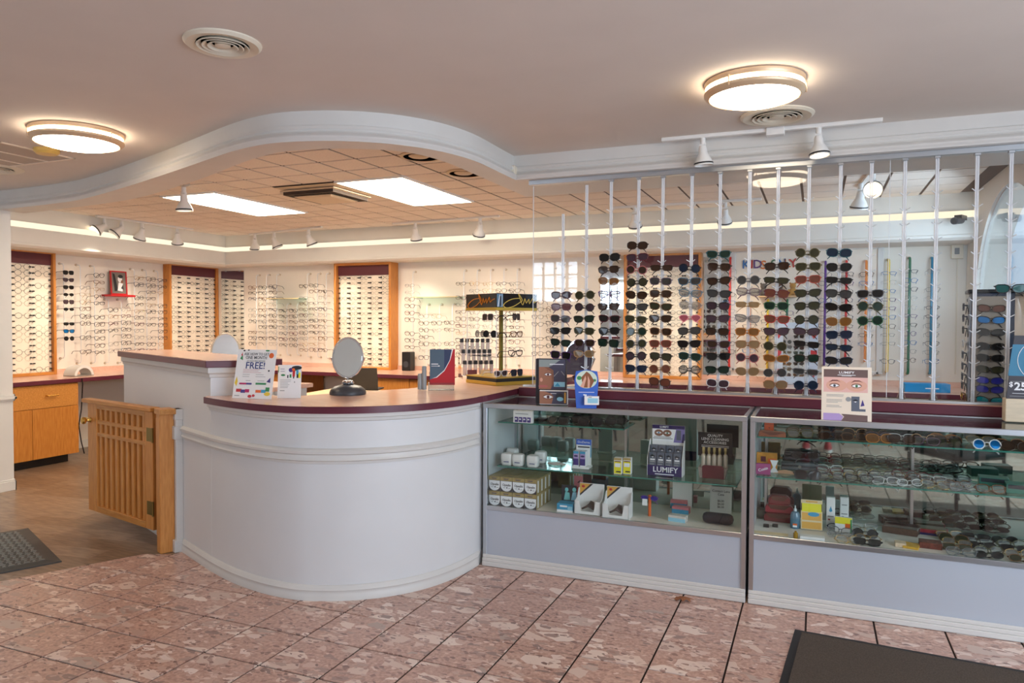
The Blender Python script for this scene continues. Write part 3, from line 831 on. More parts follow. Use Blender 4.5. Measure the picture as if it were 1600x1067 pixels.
def eye_mesh(kind, part, r):
    k = (kind, part, r)
    if k in EM: return EM[k]
    out = lens_outline(kind)
    def yb(x): return .16*max(0, abs(x)-.02)**1.0*.35     # slight wrap
    b = MB()
    if part in ('frame', 'whole'):
        for s in (-1, 1):
            b.tube([(s*x, yb(x), z) for x, z in out], r, 4, closed=True)
            hx, hz = max(out, key=lambda p: p[0]+p[1]*.6)
            b.tube([(s*(hx-.002), yb(hx), hz*.8), (s*(hx+.005), yb(hx)+.004, hz*.8), (s*(hx+.006), yb(hx)+.012, hz*.8)], r*1.1, 4)
        ix = min(p[0] for p in out)
        b.tube([(-ix-.001, 0, .006), (-ix*.4, -.002, .009), (ix*.4, -.002, .009), (ix+.001, 0, .006)], r*.95, 4)
    hx, hz = max(out, key=lambda p: p[0]+p[1]*.6)
    hx += .006; hz *= .8
    if part == 'lens':
        b.add([(x, yb(x)+(.0006 if True else 0), z) for x, z in out]+[(x, yb(x)+.0018, z) for x, z in out], [tuple(range(14)), tuple(reversed(range(14, 28)))])
    if part == 'lens_left':
        b.add([(-x, yb(x)+.0006, z) for x, z in out]+[(-x, yb(x)+.0018, z) for x, z in out], [tuple(reversed(range(14))), tuple(range(14, 28))])
    if part in ('open', 'open_left', 'whole'):
        for s in ((1,), (-1,), (1, -1))[('open', 'open_left', 'whole').index(part)]:
            b.tube([(s*hx, .014, hz), (s*(hx+.002), .09, hz+.001), (s*(hx-.002), .112, hz-.006), (s*(hx-.004), .138, hz-.03)], [r*1.15, r, r*1.1, r*.9], 4)
    if part == 'fold':
        b.tube([(hx, .014, hz), (hx-.008, .019, hz-.004), (-.02, .019, hz-.018), (-.045, .019, hz-.034), (-.058, .018, hz-.05)], [r*1.2, r*1.2, r, r*1.2, r*.9], 4)
    if part == 'fold_left':
        b.tube([(-hx, .014, hz), (-hx+.008, .024, hz-.004), (.02, .024, hz-.02), (.045, .024, hz-.038), (.056, .023, hz-.052)], [r*1.2, r*1.2, r, r*1.2, r*.9], 4)
    me = bpy.data.meshes.new('eyewear')
    me.from_pydata(b.v, [], b.f)
    me.materials.append(None)
    if part not in ('lens', 'lens_left'): me.polygons.foreach_set('use_smooth', [True]*len(me.polygons))
    EM[k] = me
    return me
def place(me, name, m, parent):
    o = bpy.data.objects.new(name, me)
    COL.objects.link(o)
    o.material_slots[0].link = 'OBJECT'; o.material_slots[0].material = m
    if parent: o.parent = parent
    return o
def eyewear(name, label, loc, rz, kind, fm, lm, r=.0026, temples='fold', tilt=0, roll=0, group=None, cat=None, scale=1, lens=True):
    t = thing(name, label, cat or name, loc, rz, group, tilt, roll)
    t.scale = (scale,)*3
    place(eye_mesh(kind, 'frame', r), 'frame', fm, t)
    if lens and lm:
        place(eye_mesh(kind, 'lens', r), 'lens', lm, t); place(eye_mesh(kind, 'lens_left', r), 'lens', lm, t)
    a, b = ('fold', 'fold_left') if temples == 'fold' else ('open', 'open_left')
    place(eye_mesh(kind, a, r), 'temple', fm, t); place(eye_mesh(kind, b, r), 'temple', fm, t)
    return t
FCOL = {'black': (20, 20, 22), 'dark brown': (56, 38, 28), 'tortoise': (104, 68, 36), 'burgundy': (96, 26, 40), 'brick red': (168, 74, 58), 'red': (178, 34, 30), 'olive': (92, 86, 54), 'grey': (110, 110, 112),
        'teal': (34, 84, 92), 'steel blue': (72, 112, 136), 'navy': (32, 40, 66), 'amber': (186, 116, 40), 'gold': (196, 158, 92), 'rose': (186, 108, 108), 'pink': (230, 138, 150), 'mauve': (98, 76, 92), 'green': (54, 104, 66),
        'white': (226, 226, 228), 'purple': (92, 52, 118), 'tan': (184, 144, 102), 'silver': (190, 192, 196), 'orange': (220, 116, 40), 'light brown': (150, 104, 66), 'blue': (44, 112, 178), 'clear': (206, 206, 204)}
def fmat(c):
    return mat('frame_'+c.replace(' ', '_'), FCOL[c], .22, 1 if c in ('gold', 'silver') else 0, spec=.6)
def lmat(c):
    n = 'lens_'+c.replace(' ', '_')
    if n in MATS: return MATS[n]
    rgb, al = {'dark': ((40, 36, 34), .9), 'brown': ((78, 52, 36), .85), 'olive': ((74, 72, 46), .86), 'green': ((38, 66, 52), .86), 'grey': ((86, 84, 82), .8), 'rose': ((150, 84, 92), .72), 'pink': ((232, 116, 132), .85),
               'amber': ((168, 108, 46), .75), 'tan': ((190, 150, 102), .7), 'blue': ((34, 52, 78), .86), 'mauve': ((92, 66, 78), .82), 'teal': ((40, 120, 116), .8), 'brick': ((150, 82, 62), .8),
               'mirror blue': ((30, 120, 190), .98), 'mirror teal': ((20, 168, 186), .98), 'mirror purple': ((58, 62, 180), .98), 'copper': ((150, 96, 78), .96), 'pale': ((170, 164, 156), .45), 'demo': ((235, 240, 240), .12)}[c]
    m = mat(n, tuple(v*(.72 if 'mirror' not in c else 1) for v in rgb), .07, .6 if 'mirror' in c else 0, spec=.28)
    m.node_tree.nodes['Principled BSDF'].inputs['Alpha'].default_value = min(.96, al+.06) if c != 'demo' and c != 'pale' else al
    return m
ACRYR = mat('acrylic_rod_bright', (244, 246, 250), .08, spec=.9)
ACRYR.node_tree.nodes['Principled BSDF'].inputs['Alpha'].default_value = .72
# ------------------------------------------------------------------ glass partition, rail and the acrylic rods with sunglasses
RY = 4.652
gp_ = thing('glass_partition', 'tall frameless glass partition standing on the ledge behind the acrylic rods', 'glass partition', (0, 4.70, 1.064))
MB().box((-1.79, -.003, 0), (.377, .003, 1.39)).build('pane', PANE, gp_)
MB().box((.380, -.003, 0), (RX-.004, .003, 1.39)).build('pane', PANE, gp_)
for x in (-1.79, .3785): MB().box((x-.0015, -.0032, 0), (x+.0015, .0032, 1.39)).build('edge_strip', ACRYE, gp_)
rail = tag(MB().box((-1.8, RY-.02, 2.423), (RX-.003, RY+.02, 2.4545)).build('ceiling_rail', ALU, bevel=.002), 'long aluminium rail under the bulkhead holding the tops of the acrylic rods', 'rail')
RODX = [P(x, 505, y=RY).x for x in (879, 915.5, 953.5, 996.3, 1034, 1079, 1123, 1169, 1213, 1261, 1310, 1358, 1410, 1460, 1522, 1575)]
TOPS = [2.22, 2.40]+[2.42]*14
RODN = ['%s acrylic rod from the left' % ORD[i+1] for i in range(16)]
SUN = [
 [(461, 'way', 'mauve', 'mauve'), (479.5, 'way', 'mauve', 'rose'), (498, 'way', 'mauve', 'grey'), (517, 'cat', 'black', 'dark'), (535.5, 'cat', 'black', 'green'), (555, 'square', 'purple', 'dark')],
 [(461, 'round', 'olive', 'olive'), (480, 'round', 'black', 'mauve'), (498.5, 'cat', 'black', 'green'), (517, 'way', 'olive', 'olive'), (536, 'way', 'mauve', 'brown'), (553, 'cat', 'tan', 'tan'), (592, 'cat', 'burgundy', 'mauve')],
 [(402, 'butter', 'black', 'dark'), (421, 'way', 'dark brown', 'brown'), (439, 'avi', 'gold', 'amber'), (460, 'cat', 'purple', 'pale'), (479, 'cat', 'dark brown', 'brown'), (498, 'cat', 'burgundy', 'dark'), (517, 'way', 'black', 'dark'), (536, 'square', 'black', 'green')],
 [(383.5, 'butter', 'dark brown', 'brown'), (402, 'way', 'burgundy', 'mauve'), (421.5, 'round', 'rose', 'brown'), (441, 'round', 'black', 'olive'), (460.5, 'avi', 'black', 'brown'), (479.5, 'cat', 'black', 'grey'), (499, 'way', 'olive', 'olive'), (518, 'round', 'olive', 'green'), (537, 'round', 'grey', 'olive'), (556, 'round', 'black', 'mauve'), (576, 'cat', 'navy', 'blue')],
 [(418.5, 'rect', 'dark brown', 'brown'), (439.5, 'way', 'mauve', 'grey'), (459, 'way', 'tortoise', 'brown'), (479, 'cat', 'tortoise', 'olive'), (498, 'cat', 'dark brown', 'brown'), (518, 'way', 'light brown', 'brown'), (537, 'way', 'brick red', 'brick'), (557, 'way', 'dark brown', 'olive'), (576.5, 'round', 'light brown', 'brick'), (597, 'butter', 'dark brown', 'brick')],
 [(419, 'round', 'black', 'blue'), (439.5, 'cat', 'steel blue', 'grey'), (458.5, 'cat', 'steel blue', 'pale'), (477, 'avi', 'silver', 'pale'), (497, 'heart', 'pink', 'pink'), (517, 'way', 'black', 'grey'), (537.5, 'cat', 'black', 'dark'), (557, 'way', 'teal', 'green'), (577.5, 'round', 'black', 'pale')],
 [(397.5, 'cat', 'teal', 'green'), (417, 'way', 'dark brown', 'brown'), (439, 'cat', 'black', 'brown'), (459, 'cat', 'black', 'grey'), (478, 'way', 'black', 'mauve'), (498, 'cat', 'dark brown', 'mauve'), (518, 'way', 'black', 'brown'), (538, 'cat', 'mauve', 'brown'), (557, 'cat', 'black', 'dark'), (578, 'cat', 'black', 'green'), (599, 'butter', 'white', 'mauve')],
 [(437.5, 'round', 'grey', 'grey'), (456, 'way', 'mauve', 'pale'), (476, 'rect', 'gold', 'tan'), (498, 'cat', 'grey', 'pale'), (518.5, 'way', 'amber', 'amber'), (538, 'way', 'light brown', 'tan'), (559, 'round', 'rose', 'mauve'), (580, 'avi', 'tan', 'tan')],
 [(416, 'way', 'black', 'brown'), (438, 'rect', 'black', 'olive'), (458.5, 'way', 'burgundy', 'brick'), (478, 'way', 'green', 'green'), (499, 'cat', 'red', 'brick'), (518, 'cat', 'dark brown', 'mauve'), (541, 'round', 'olive', 'olive'), (560, 'sport', 'amber', 'amber'), (582.5, 'round', 'silver', 'grey'), (601, 'butter', 'light brown', 'tan')],
 [(395, 'round', 'olive', 'olive'), (416.5, 'way', 'olive', 'olive'), (436.5, 'way', 'brick red', 'brick'), (458, 'cat', 'black', 'olive'), (478, 'way', 'black', 'olive'), (499.5, 'round', 'black', 'olive'), (518, 'sport', 'dark brown', 'mauve'), (538, 'rect', 'black', 'dark'), (560, 'way', 'dark brown', 'green'), (581, 'rect', 'grey', 'grey'), (602, 'round', 'navy', 'blue')],
 [(395, 'butter', 'teal', 'blue'), (417, 'avi', 'grey', 'dark'), (438, 'rect', 'black', 'dark'), (459, 'way', 'black', 'grey'), (480, 'sport', 'black', 'dark'), (502, 'avi', 'gold', 'amber'), (523, 'way', 'navy', 'blue'), (543, 'rect', 'black', 'blue'), (563.5, 'sport', 'navy', 'dark')],
 [(459, 'way', 'grey', 'dark'), (478.5, 'round', 'olive', 'green'), (501, 'round', 'green', 'green')],
 [], [], [],
 [(451, 'cat', 'black', 'teal')]]
KN = {'way': 'square', 'round': 'round', 'cat': 'cat eye', 'avi': 'aviator', 'rect': 'rectangular', 'butter': 'oversized', 'square': 'boxy', 'heart': 'heart shaped', 'sport': 'wraparound', 'oval': 'oval'}
LN = {'dark': 'near black', 'pale': 'pale', 'demo': 'clear'}
for i, x in enumerate(RODX):
    zt = TOPS[i]
    t = thing('display_rod', 'clear acrylic display rod, %s along the ledge' % RODN[i].replace(' acrylic rod', ''), 'display rod', (x, RY, 1.078), 0, 'acrylic rods along the ledge')
    b = MB()
    b.cyl((-.0052, 0, 0), (-.0052, 0, zt-1.078), .005, 6); b.cyl((.0052, 0, 0), (.0052, 0, zt-1.078), .005, 6)
    b.build('rod', ACRYR, t, smooth=True)
    MB().lathe([(.022, 0), (.02, .012), (.014, .03), (.013, .06)], 12).build('foot', ACRY, t, smooth=True)
    if zt > 2.4: MB().cbox((0, 0, zt-1.078), (.03, .03, .02)).build('clip', ALU, t, bevel=.002)
    b = MB()
    ys = [s[0] for s in SUN[i]]
    z = 1.2
    while z < zt-.12:
        for s in (-1, 1): b.tube([(s*.008, -.006, z-1.078), (s*.026, -.022, z-1.078+.012)], .0028, 4)
        z += .085
    b.build('peg', ACRYE, t)['kind'] = 'stuff'
    for j, (py, kind, fc, lc) in enumerate(SUN[i]):
        q = P([879, 915.5, 953.5, 996.3, 1034, 1079, 1123, 1169, 1213, 1261, 1310, 1358, 1410, 1460, 1522, 1575][i], py, y=RY-.044)
        lab = '%s %s sunglasses, %s down on the %s' % (fc, KN[kind], ORD[j+1], RODN[i])
        g = eyewear('sunglasses', lab, (x+random.uniform(-.004, .004), RY-.044, q.z), random.uniform(-.08, .08), kind, fmat(fc), lmat(lc), .0014 if kind in ('avi',) or fc in ('silver', 'gold') else .0027,
                tilt=random.uniform(-.1, .16), roll=random.uniform(-.05, .09), group='sunglasses on the acrylic rods', scale=1.07 if kind != 'butter' else 1.0)
# ------------------------------------------------------------------ framed display panels
BOARD = mat('lit_board', (250, 238, 218), .6)
FRMETAL = mat('thin_frame_dark', (72, 56, 44), .3)
def frame_panel(label, loc, rz, w, h, cols, rows, dep=.12, seed=0):
    t = thing('frame_display_panel', label, 'display panel', loc, rz, 'oak framed eyeglass panels')
    rr = random.Random(seed)
    s = .034
    for x in (-w/2+s/2, w/2-s/2): MB().box((x-s/2, -dep, 0), (x+s/2, 0, h)).build('stile', OAK, t, bevel=.004)
    for z in (0, h-s): MB().box((-w/2+s, -dep, z), (w/2-s, 0, z+s)).build('rail', OAKH, t, bevel=.004)
    MB().box((-w/2+s, -dep*.72, h-s-.125), (w/2-s, -.005, h-s)).build('header', mat('burgundy_board', (92, 34, 42), .55), t)
    MB().box((-w/2+s, -dep*.6, s), (w/2-s, -.005, h-s-.125)).build('board', BOARD, t)
    b = MB(); pegs = MB()
    y = -dep*.6
    H_ = h-2*s-.125; W_ = w-2*s
    zs = H_/rows
    for r in range(rows):
        z = h-s-.125-zs*(r+.55)
        for c in range(cols):
            x = -W_/2+W_*(c+.5)/cols
            ww = W_/cols*.47
            pegs.cbox((x-ww*.9, y-.012, z+.004), (.014, .024, .014)); pegs.cbox((x+ww*.9, y-.012, z+.004), (.014, .024, .014))
            if rr.random() < .1: continue
            m = 0 if rr.random() < .55 else 1
            rad = .0012 if m else .0021
            for sd in (-1, 1):
                b.tube([(x+sd*ww*.48+math.cos(a)*ww*.36, y-.03, z+math.sin(a)*ww*.3) for a in [2*PI*k/8 for k in range(8)]], rad, 3, m, closed=True)
                b.tube([(x+sd*ww*.84, y-.03, z+.006), (x+sd*ww*.9, y-.006, z)], rad, 3, m)
            b.tube([(x-ww*.12, y-.03, z+.006), (x+ww*.12, y-.03, z+.006)], rad, 3, m)
    pegs.build('peg', BLACK, t)['kind'] = 'stuff'
    b.build('eyeglass_row', [BLACK, mat('metal_frame', (150, 128, 96), .3, .8)], t)['kind'] = 'stuff'
    return t
ZW = .894
frame_panel('oak framed eyeglass panel with burgundy header at the far left beside the white wall end', (LX+.002, 5.19, ZW), PI/2, .95, 1.38, 4, 18, .12, 1)
frame_panel('oak framed eyeglass panel with burgundy header on the left wall near the corner mirror', (LX+.002, 7.66, ZW), PI/2, .86, 1.38, 5, 18, .12, 2)
frame_panel('oak framed eyeglass panel with burgundy header on the back wall behind the oval mirror', (-5.35, ROOMB-.002, ZW), 0, .86, 1.36, 5, 18, .18, 3)
frame_panel('oak framed eyeglass panel with burgundy header behind the glass partition', (-1.55, ROOMB-.002, ZW), 0, .84, 1.37, 5, 18, .12, 4)
# ------------------------------------------------------------------ wall rods with eyeglasses
wk = ['rect', 'oval', 'way', 'cat', 'round', 'rect', 'avi', 'square']
wc = ['black', 'black', 'dark brown', 'tortoise', 'gold', 'silver', 'grey', 'burgundy', 'black', 'navy', 'dark brown', 'black']
rnd = random.Random(11)
def wall_column(zone, k, base, out, z0, z1, step, group, top=None, rodm=None, colors=None, miss=.09, sun=False, scale=1.08, zoff=0, kind_=None, rodr=.005):
    "one rod held off the wall at base (on the wall), glasses facing along out"
    base = Vector(base); out = Vector(out)
    rz = math.atan2(out.x, -out.y)
    top = top or z1+.12
    rlab = 'clear acrylic wall rod, %s' if rodm is None else 'coloured plastic wall rod, %s'
    t = thing('wall_rod', rlab % (ORD[k]+' '+zone), 'display rod', (base.x, base.y, 0), rz, 'rods for eyeglasses on the walls')
    b = MB()
    b.tube([(0, -.002, top), (0, -.06, top-.004), (0, -.075, top-.03), (0, -.075, z0-.06), (0, -.06, z0-.085), (0, -.002, z0-.09)], rodr, 6)
    b.build('rod', rodm or ACRYE, t, smooth=True)
    for z in (top, z0-.09): MB().lathe([(.014, -.012), (.014, 0)], 8, M=Matrix.Rotation(PI/2, 3, 'X'), c=(0, -.012, z)).build('standoff', mat('standoff', (196, 178, 150), .3), t)
    n = 0
    z = z1
    while z >= z0-.001:
        n += 1
        if rnd.random() >= miss:
            c = rnd.choice(colors or wc); kd = kind_ or rnd.choice(wk)
            q = (base.x+out.x*.155, base.y+out.y*.155, z+zoff)
            if sun:
                eyewear('sunglasses', '%s %s sunglasses on the left wall, place %s from the top' % (c, KN[kd], ORD[n]), q, rz, kd, fmat(c), lmat('mirror blue' if n == 9 else rnd.choice(['dark', 'mauve', 'grey', 'dark'])), .0027, 'open', group='sunglasses on the left wall', tilt=-.04)
            else:
                o = place(eye_mesh(kd, 'whole', .0017 if c in ('gold', 'silver', 'grey') else .0026), 'eyeglasses', fmat(c), None)
                o.location = q; o.rotation_euler = (rnd.uniform(-.1, .05), rnd.uniform(-.05, .05), rz); o.scale = (scale,)*3
                tag(o, '%s %s eyeglasses, %s down on the %s %s' % (c, KN[kd], ORD[n], ORD[k], zone), 'eyeglasses', group)
        z -= step
LW = [(107, 426, 548, 11.2, True), (133, 438, 556, 11.2, False), (155, 430, 556, 11.2, False), (177, 484, 556, 11, False), (197, 483, 556, 11, False), (217, 434, 556, 10.5, False), (236, 436, 556, 10.5, False), (254, 438, 556, 10.5, False)]
for k, (px, pa, pb, st, sun) in enumerate(LW):
    X_ = LX+.155
    a, b_ = P(px, pa, x=X_), P(px, pb, x=X_)
    tp = 2.15 if k not in (3, 4) else 1.76
    wall_column('rod, left wall', k+1, (LX, a.y, 0), (1, 0, 0), max(b_.z, 1.05), a.z, .083, 'eyeglasses on the left wall', top=max(tp, a.z+.06), sun=sun, colors=['black', 'dark brown', 'black'] if sun else None)
BW = [(394, 449, 545), (410, 449, 545), (426, 448, 545), (442, 485, 545), (458, 485, 545), (474, 447, 548), (490, 446, 548), (504, 446, 550)]
for k, (px, pa, pb) in enumerate(BW):
    a, b_ = P(px, pa, y=ROOMB-.155), P(px, pb, y=ROOMB-.155)
    tp = 2.14 if k not in (3, 4) else 1.74
    wall_column('rod left of the oak panel', k+1, (a.x, ROOMB, 0), (0, -1, 0), max(b_.z, 1.05), a.z, .077, 'eyeglasses on the back wall left of the oak panel', top=max(tp, a.z+.06), colors=wc+['tortoise', 'tortoise', 'gold'])
CW = [(640, 446, 548), (662, 494, 560), (682, 494, 560), (702, 504, 560), (720, 443, 560), (741, 443, 560), (762, 443, 560), (783, 443, 560), (804, 443, 560), (840, 472, 560), (862, 482, 560)]
for k, (px, pa, pb) in enumerate(CW):
    a, b_ = P(px, pa, y=ROOMB-.155), P(px, pb, y=ROOMB-.155)
    tp = 2.13 if k not in (1, 2, 3) else 1.72
    wall_column('rod right of the oak panel', k+1, (a.x, ROOMB, 0), (0, -1, 0), max(b_.z, 1.05), a.z, .085, 'eyeglasses on the back wall right of the oak panel', top=max(tp, a.z+.06))
# kids display: board with moulded frame, coloured rods and small frames
kd = thing('kids_display_board', 'cream board with white moulded frame behind the coloured rods', 'display board', (-.12, ROOMB-.002, 1.0))
MB().box((-.70, -.02, 0), (.70, 0, 1.27)).build('board', mat('cream_board', (238, 226, 210), .6), kd)
b = MB()
for x in (-.70, .70): b.box((x-.03, -.035, 0), (x+.03, 0, 1.27))
for z in (0, 1.24): b.box((-.7, -.035, z), (.7, 0, z+.03))
b.build('moulding', TRIMW, kd, bevel=.006)
ks = thing('kids_sign', 'KIDS ONLY sign in coloured letters on the cream board', 'sign', (0, ROOMB-.025, 0))
p0 = P(1163, 412, y=ROOMB-.03); p1 = P(1246, 408, y=ROOMB-.03)
for k, (ch, c) in enumerate(zip('KIDS ONLY', ('blue', 'red', 'purple', 'orange', '', 'green', 'blue', 'orange', 'red'))):
    if ch == ' ': continue
    lettering(ch, .125, fmat(c), ks, (p0.x+(p1.x-p0.x)*(k+.3)/9, -.004, 2.115+random.uniform(-.012, .012)), bold=.012, rot=(PI/2, random.uniform(-.15, .15), 0), name='letter', depth=.004)
KC = [(1141, 402, 575, 'red'), (1171, 476, 575, 'orange'), (1200, 468, 578, 'yellow'), (1230, 468, 580, 'green'), (1290, 408, 572, 'purple'), (1323, 407, 565, 'red'), (1354, 407, 566, 'orange'), (1389, 405, 583, 'yellow'), (1422, 402, 586, 'green'), (1457, 402, 586, 'blue')]
PLAS = {'red': (214, 36, 34), 'orange': (236, 140, 60), 'yellow': (242, 206, 46), 'green': (20, 110, 78), 'purple': (92, 44, 140), 'blue': (36, 132, 170)}
for k, (px, pa, pb, c) in enumerate(KC):
    a, b_ = P(px, pa, y=ROOMB-.08), P(px, pb, y=ROOMB-.08)
    wall_column('kids rod, the %s one' % c, k+1, (a.x, ROOMB, 0), (0, -1, 0), b_.z+.1, a.z-.14, .085, 'kids eyeglasses on the coloured rods', top=a.z, rodm=mat('plastic_'+c, PLAS[c], .3), colors=['black', 'navy', 'blue', 'purple', 'dark brown', 'silver', 'grey'], miss=.08, scale=.92, rodr=.012)
# ------------------------------------------------------------------ glass display cases
def display_case(x0, x1, label, shelves):
    t = thing('display_case', label, 'display case', (0, 0, 0))
    yf, yb = 4.10, 4.60
    MB().box((x0, yf+.004, .02), (x1, yb, .352)).build('base_cabinet', mat('case_grey', (184, 189, 198), .4, var=.02, scale=3), t)
    MB().box((x0, yf-.003, .345), (x1, yf+.012, .372)).build('bottom_rail', ALU, t, bevel=.002)
    MB().box((x0, yf+.012, .352), (x1, yb, .364)).build('deck', mat('case_deck', (236, 228, 218), .35), t)
    b = MB()
    for z0, z1, d in ((0, .028, .018), (.028, .05, .014), (.05, .07, .008)): b.box((x0, yf-d, z0), (x1, yf+.004, z1))
    b.build('base_trim', TRIMW, t, bevel=.003)
    for x in (x0, x1-.026):
        MB().box((x, yf-.004, .02), (x+.026, yf+.02, 1.0)).build('post', ALU, t, bevel=.002)
        MB().box((x, yb-.02, .36), (x+.026, yb, 1.0)).build('post', ALU, t, bevel=.002)
    MB().box((x0, yf-.006, .974), (x1, yf+.016, 1.003)).build('top_rail', ALU, t, bevel=.002)
    MB().box((x0, yb-.016, .974), (x1, yb+.004, 1.003)).build('top_rail', ALU, t, bevel=.002)
    for x in (x0, x1-.022): MB().box((x, yf+.016, .985), (x+.022, yb-.016, 1.003)).build('side_rail', ALU, t, bevel=.002)
    MB().box((x0+.026, yf+.001, .372), (x1-.026, yf+.005, .974)).build('front_glass', GLASSC, t)
    MB().box((x0+.022, yf+.016, .993), (x1-.022, yb-.016, .999)).build('top_glass', clear('top_glass', (240, 244, 243), .96, ior=1.5, refl=1.2), t)
    mid = (x0+x1)/2
    MB().box((x0+.026, yb-.016, .366), (mid+.01, yb-.010, .974)).build('mirror_door', MIRRD, t)
    MB().box((mid-.01, yb-.024, .366), (x1-.026, yb-.018, .974)).build('mirror_door', MIRRD, t)
    for x in (x0+.004, x1-.012): MB().box((x, yf+.02, .366), (x+.008, yb-.02, .974)).build('end_panel', mat('case_end', (206, 212, 214), .3), t)
    for x in (x0+.05, mid, x1-.06):
        MB().box((x, yb-.05, .366), (x+.014, yb-.026, .974)).build('shelf_standard', SILV, t)
    for sx0, sx1, sy0, sy1, z in shelves:
        s = MB().box((sx0+.002, sy0+.003, z), (sx1-.002, sy1, z+.008)).build('shelf', SHELFG, t)
        MB().box((sx0, sy0, z), (sx1, sy0+.003, z+.008)).build('front_edge', GEDGE, s)
        for x in (sx0, sx1-.002): MB().box((x, sy0, z), (x+.002, sy1, z+.008)).build('side_edge', GEDGE, s)
    return t
display_case(-1.885, -.331, 'left glass display case holding lens care boxes, beside the curved counter', [(-1.83, -1.03, 4.2, 4.5, .872), (-1.82, -.385, 4.16, 4.56, .604)])
display_case(-.317, RX-.004, 'right glass display case full of eyeglasses and cases', [(-.29, RX-.03, 4.2, 4.52, .877), (-.29, RX-.03, 4.2, 4.54, .659)])
S1, S2, R1, R2, DK = .8805, .6125, .8855, .6675, .3645
INK = mat('print_dark', (40, 42, 48), .6)
INKG = mat('print_grey', (150, 150, 150), .6)
INKW = mat('print_white', (244, 244, 246), .55)
PURP = mat('print_purple', (70, 54, 128), .45)
DPURP = mat('print_deep_purple', (46, 36, 92), .45)
LBLUE = mat('print_blue', (64, 156, 196), .45)
RBLUE = mat('print_royal', (52, 100, 196), .45)
YELL = mat('print_yellow', (238, 226, 40), .45)
GOLDP = mat('print_gold', (178, 152, 96), .4)
REDP = mat('print_red', (196, 38, 44), .45)
SKIN = mat('print_skin', (222, 168, 146), .6)
SKIND = mat('print_skin_dark', (140, 96, 76), .6)
GREY = mat('print_slate', (92, 98, 112), .45)
ORNG = mat('print_orange', (230, 104, 36), .45)
PNK = mat('print_pink', (226, 130, 140), .45)
MAR = mat('print_maroon', (100, 34, 44), .4)
GREENP = mat('print_green', (60, 140, 84), .5)
def prints(parent, y, items, name='printed_artwork'):
    "flat print: items of (material, polygon in x, z)"
    ms = []
    b = MB()
    for k, (m, poly) in enumerate(items):
        if m not in ms: ms.append(m)
        if isinstance(poly, tuple) and len(poly) == 4 and not isinstance(poly[0], tuple):
            x0, z0, x1, z1 = poly; poly = [(x0, z0), (x1, z0), (x1, z1), (x0, z1)]
        n = len(poly)
        yy = y-.0003*(1+k*.15)
        b.add([(u, yy, v) for u, v in poly], [tuple(range(n))], ms.index(m))
    return b.build(name, ms, parent)
def pbox(name, label, cat, loc, rz, w, d, h, m, art=(), group=None, bevel=.0015, tilt=0):
    t = thing(name, label, cat, loc, rz, group, tilt)
    MB().box((-w/2, -d/2, 0), (w/2, d/2, h)).build('box_body', m, t, bevel=bevel)
    if art: prints(t, -d/2, [(q[0], (q[1][0]*w-w/2, q[1][1]*h, q[1][2]*w-w/2, q[1][3]*h) if len(q[1]) == 4 and not isinstance(q[1][0], tuple) else [(u*w-w/2, v*h) for u, v in q[1]]) for q in art])
    return t
def eye_art(cx, cz, w, lid, iris=None, brow=None):
    h = w*.36
    out = [(lid, ell(cx, cz+h*.1, w*.56, h*.75, 16)), (INKW, [(cx-w/2, cz), (cx-w*.25, cz+h*.42), (cx, cz+h*.5), (cx+w*.25, cz+h*.4), (cx+w/2, cz), (cx+w*.2, cz-h*.36), (cx-w*.2, cz-h*.36)]),
           (iris or GREY, ell(cx, cz+h*.04, h*.42, h*.42, 12)), (INK, ell(cx, cz+h*.04, h*.2, h*.2, 8))]
    if brow: out.append((brow, [(cx-w*.62, cz+h*1.0), (cx-w*.2, cz+h*1.5), (cx+w*.3, cz+h*1.55), (cx+w*.68, cz+h*1.15), (cx+w*.3, cz+h*1.85), (cx-w*.25, cz+h*1.85)]))
    return out
def lines(x0, x1, z, n, dz, m=INKG, th=.0022, rr=random.Random(4)):
    return [(m, (x0, z-k*dz, x0+(x1-x0)*rr.uniform(.6, 1), z-k*dz+th)) for k in range(n)]
def at(px, py, z, dy=0):
    q = P(px, py, z=z); return (q.x, q.y+dy, z)
# --- left case, upper shelf
c = at(816, 661, S1, .02)
t = pbox('eye_drop_box_card', 'white folded card with four purple boxes on the left case upper shelf', 'card', c, 0, .125, .03, .075, PAPER, [(PURP, (.08+.22*k, .06, .27+.22*k, .48)) for k in range(4)]+[(INKW, (.10+.22*k, .25, .2+.22*k, .36)) for k in range(4)]+[(INKG, (.12, .72, .8, .78))])
for k, px in enumerate((842, 861)):
    pbox('lens_cloth_box', 'flat black box %s of the black sunglasses pile' % ('left, next to the white card,', 'right, nearest the edge')[k], 'box', at(px, 659, S1, .04), .1*k, .062, .09, .018, BLACK)
rr = random.Random(3)
for k, px in enumerate((868, 885, 905, 925, 945, 962)):
    q = P(px, 664, z=S1)
    eyewear('sunglasses', 'black %s sunglasses, %s from left in the left case pile' % (('square', 'narrow rectangular', 'wraparound')[k % 3], ORD[k+1]), (q.x, 4.24+.05*(k % 3), S1+.022+.004*(k % 3)), rr.uniform(-.5, .5), ('way', 'rect', 'sport')[k % 3], fmat('black'), BLACK, .0035, tilt=-.5, scale=1.15, group='black sunglasses in the left case')
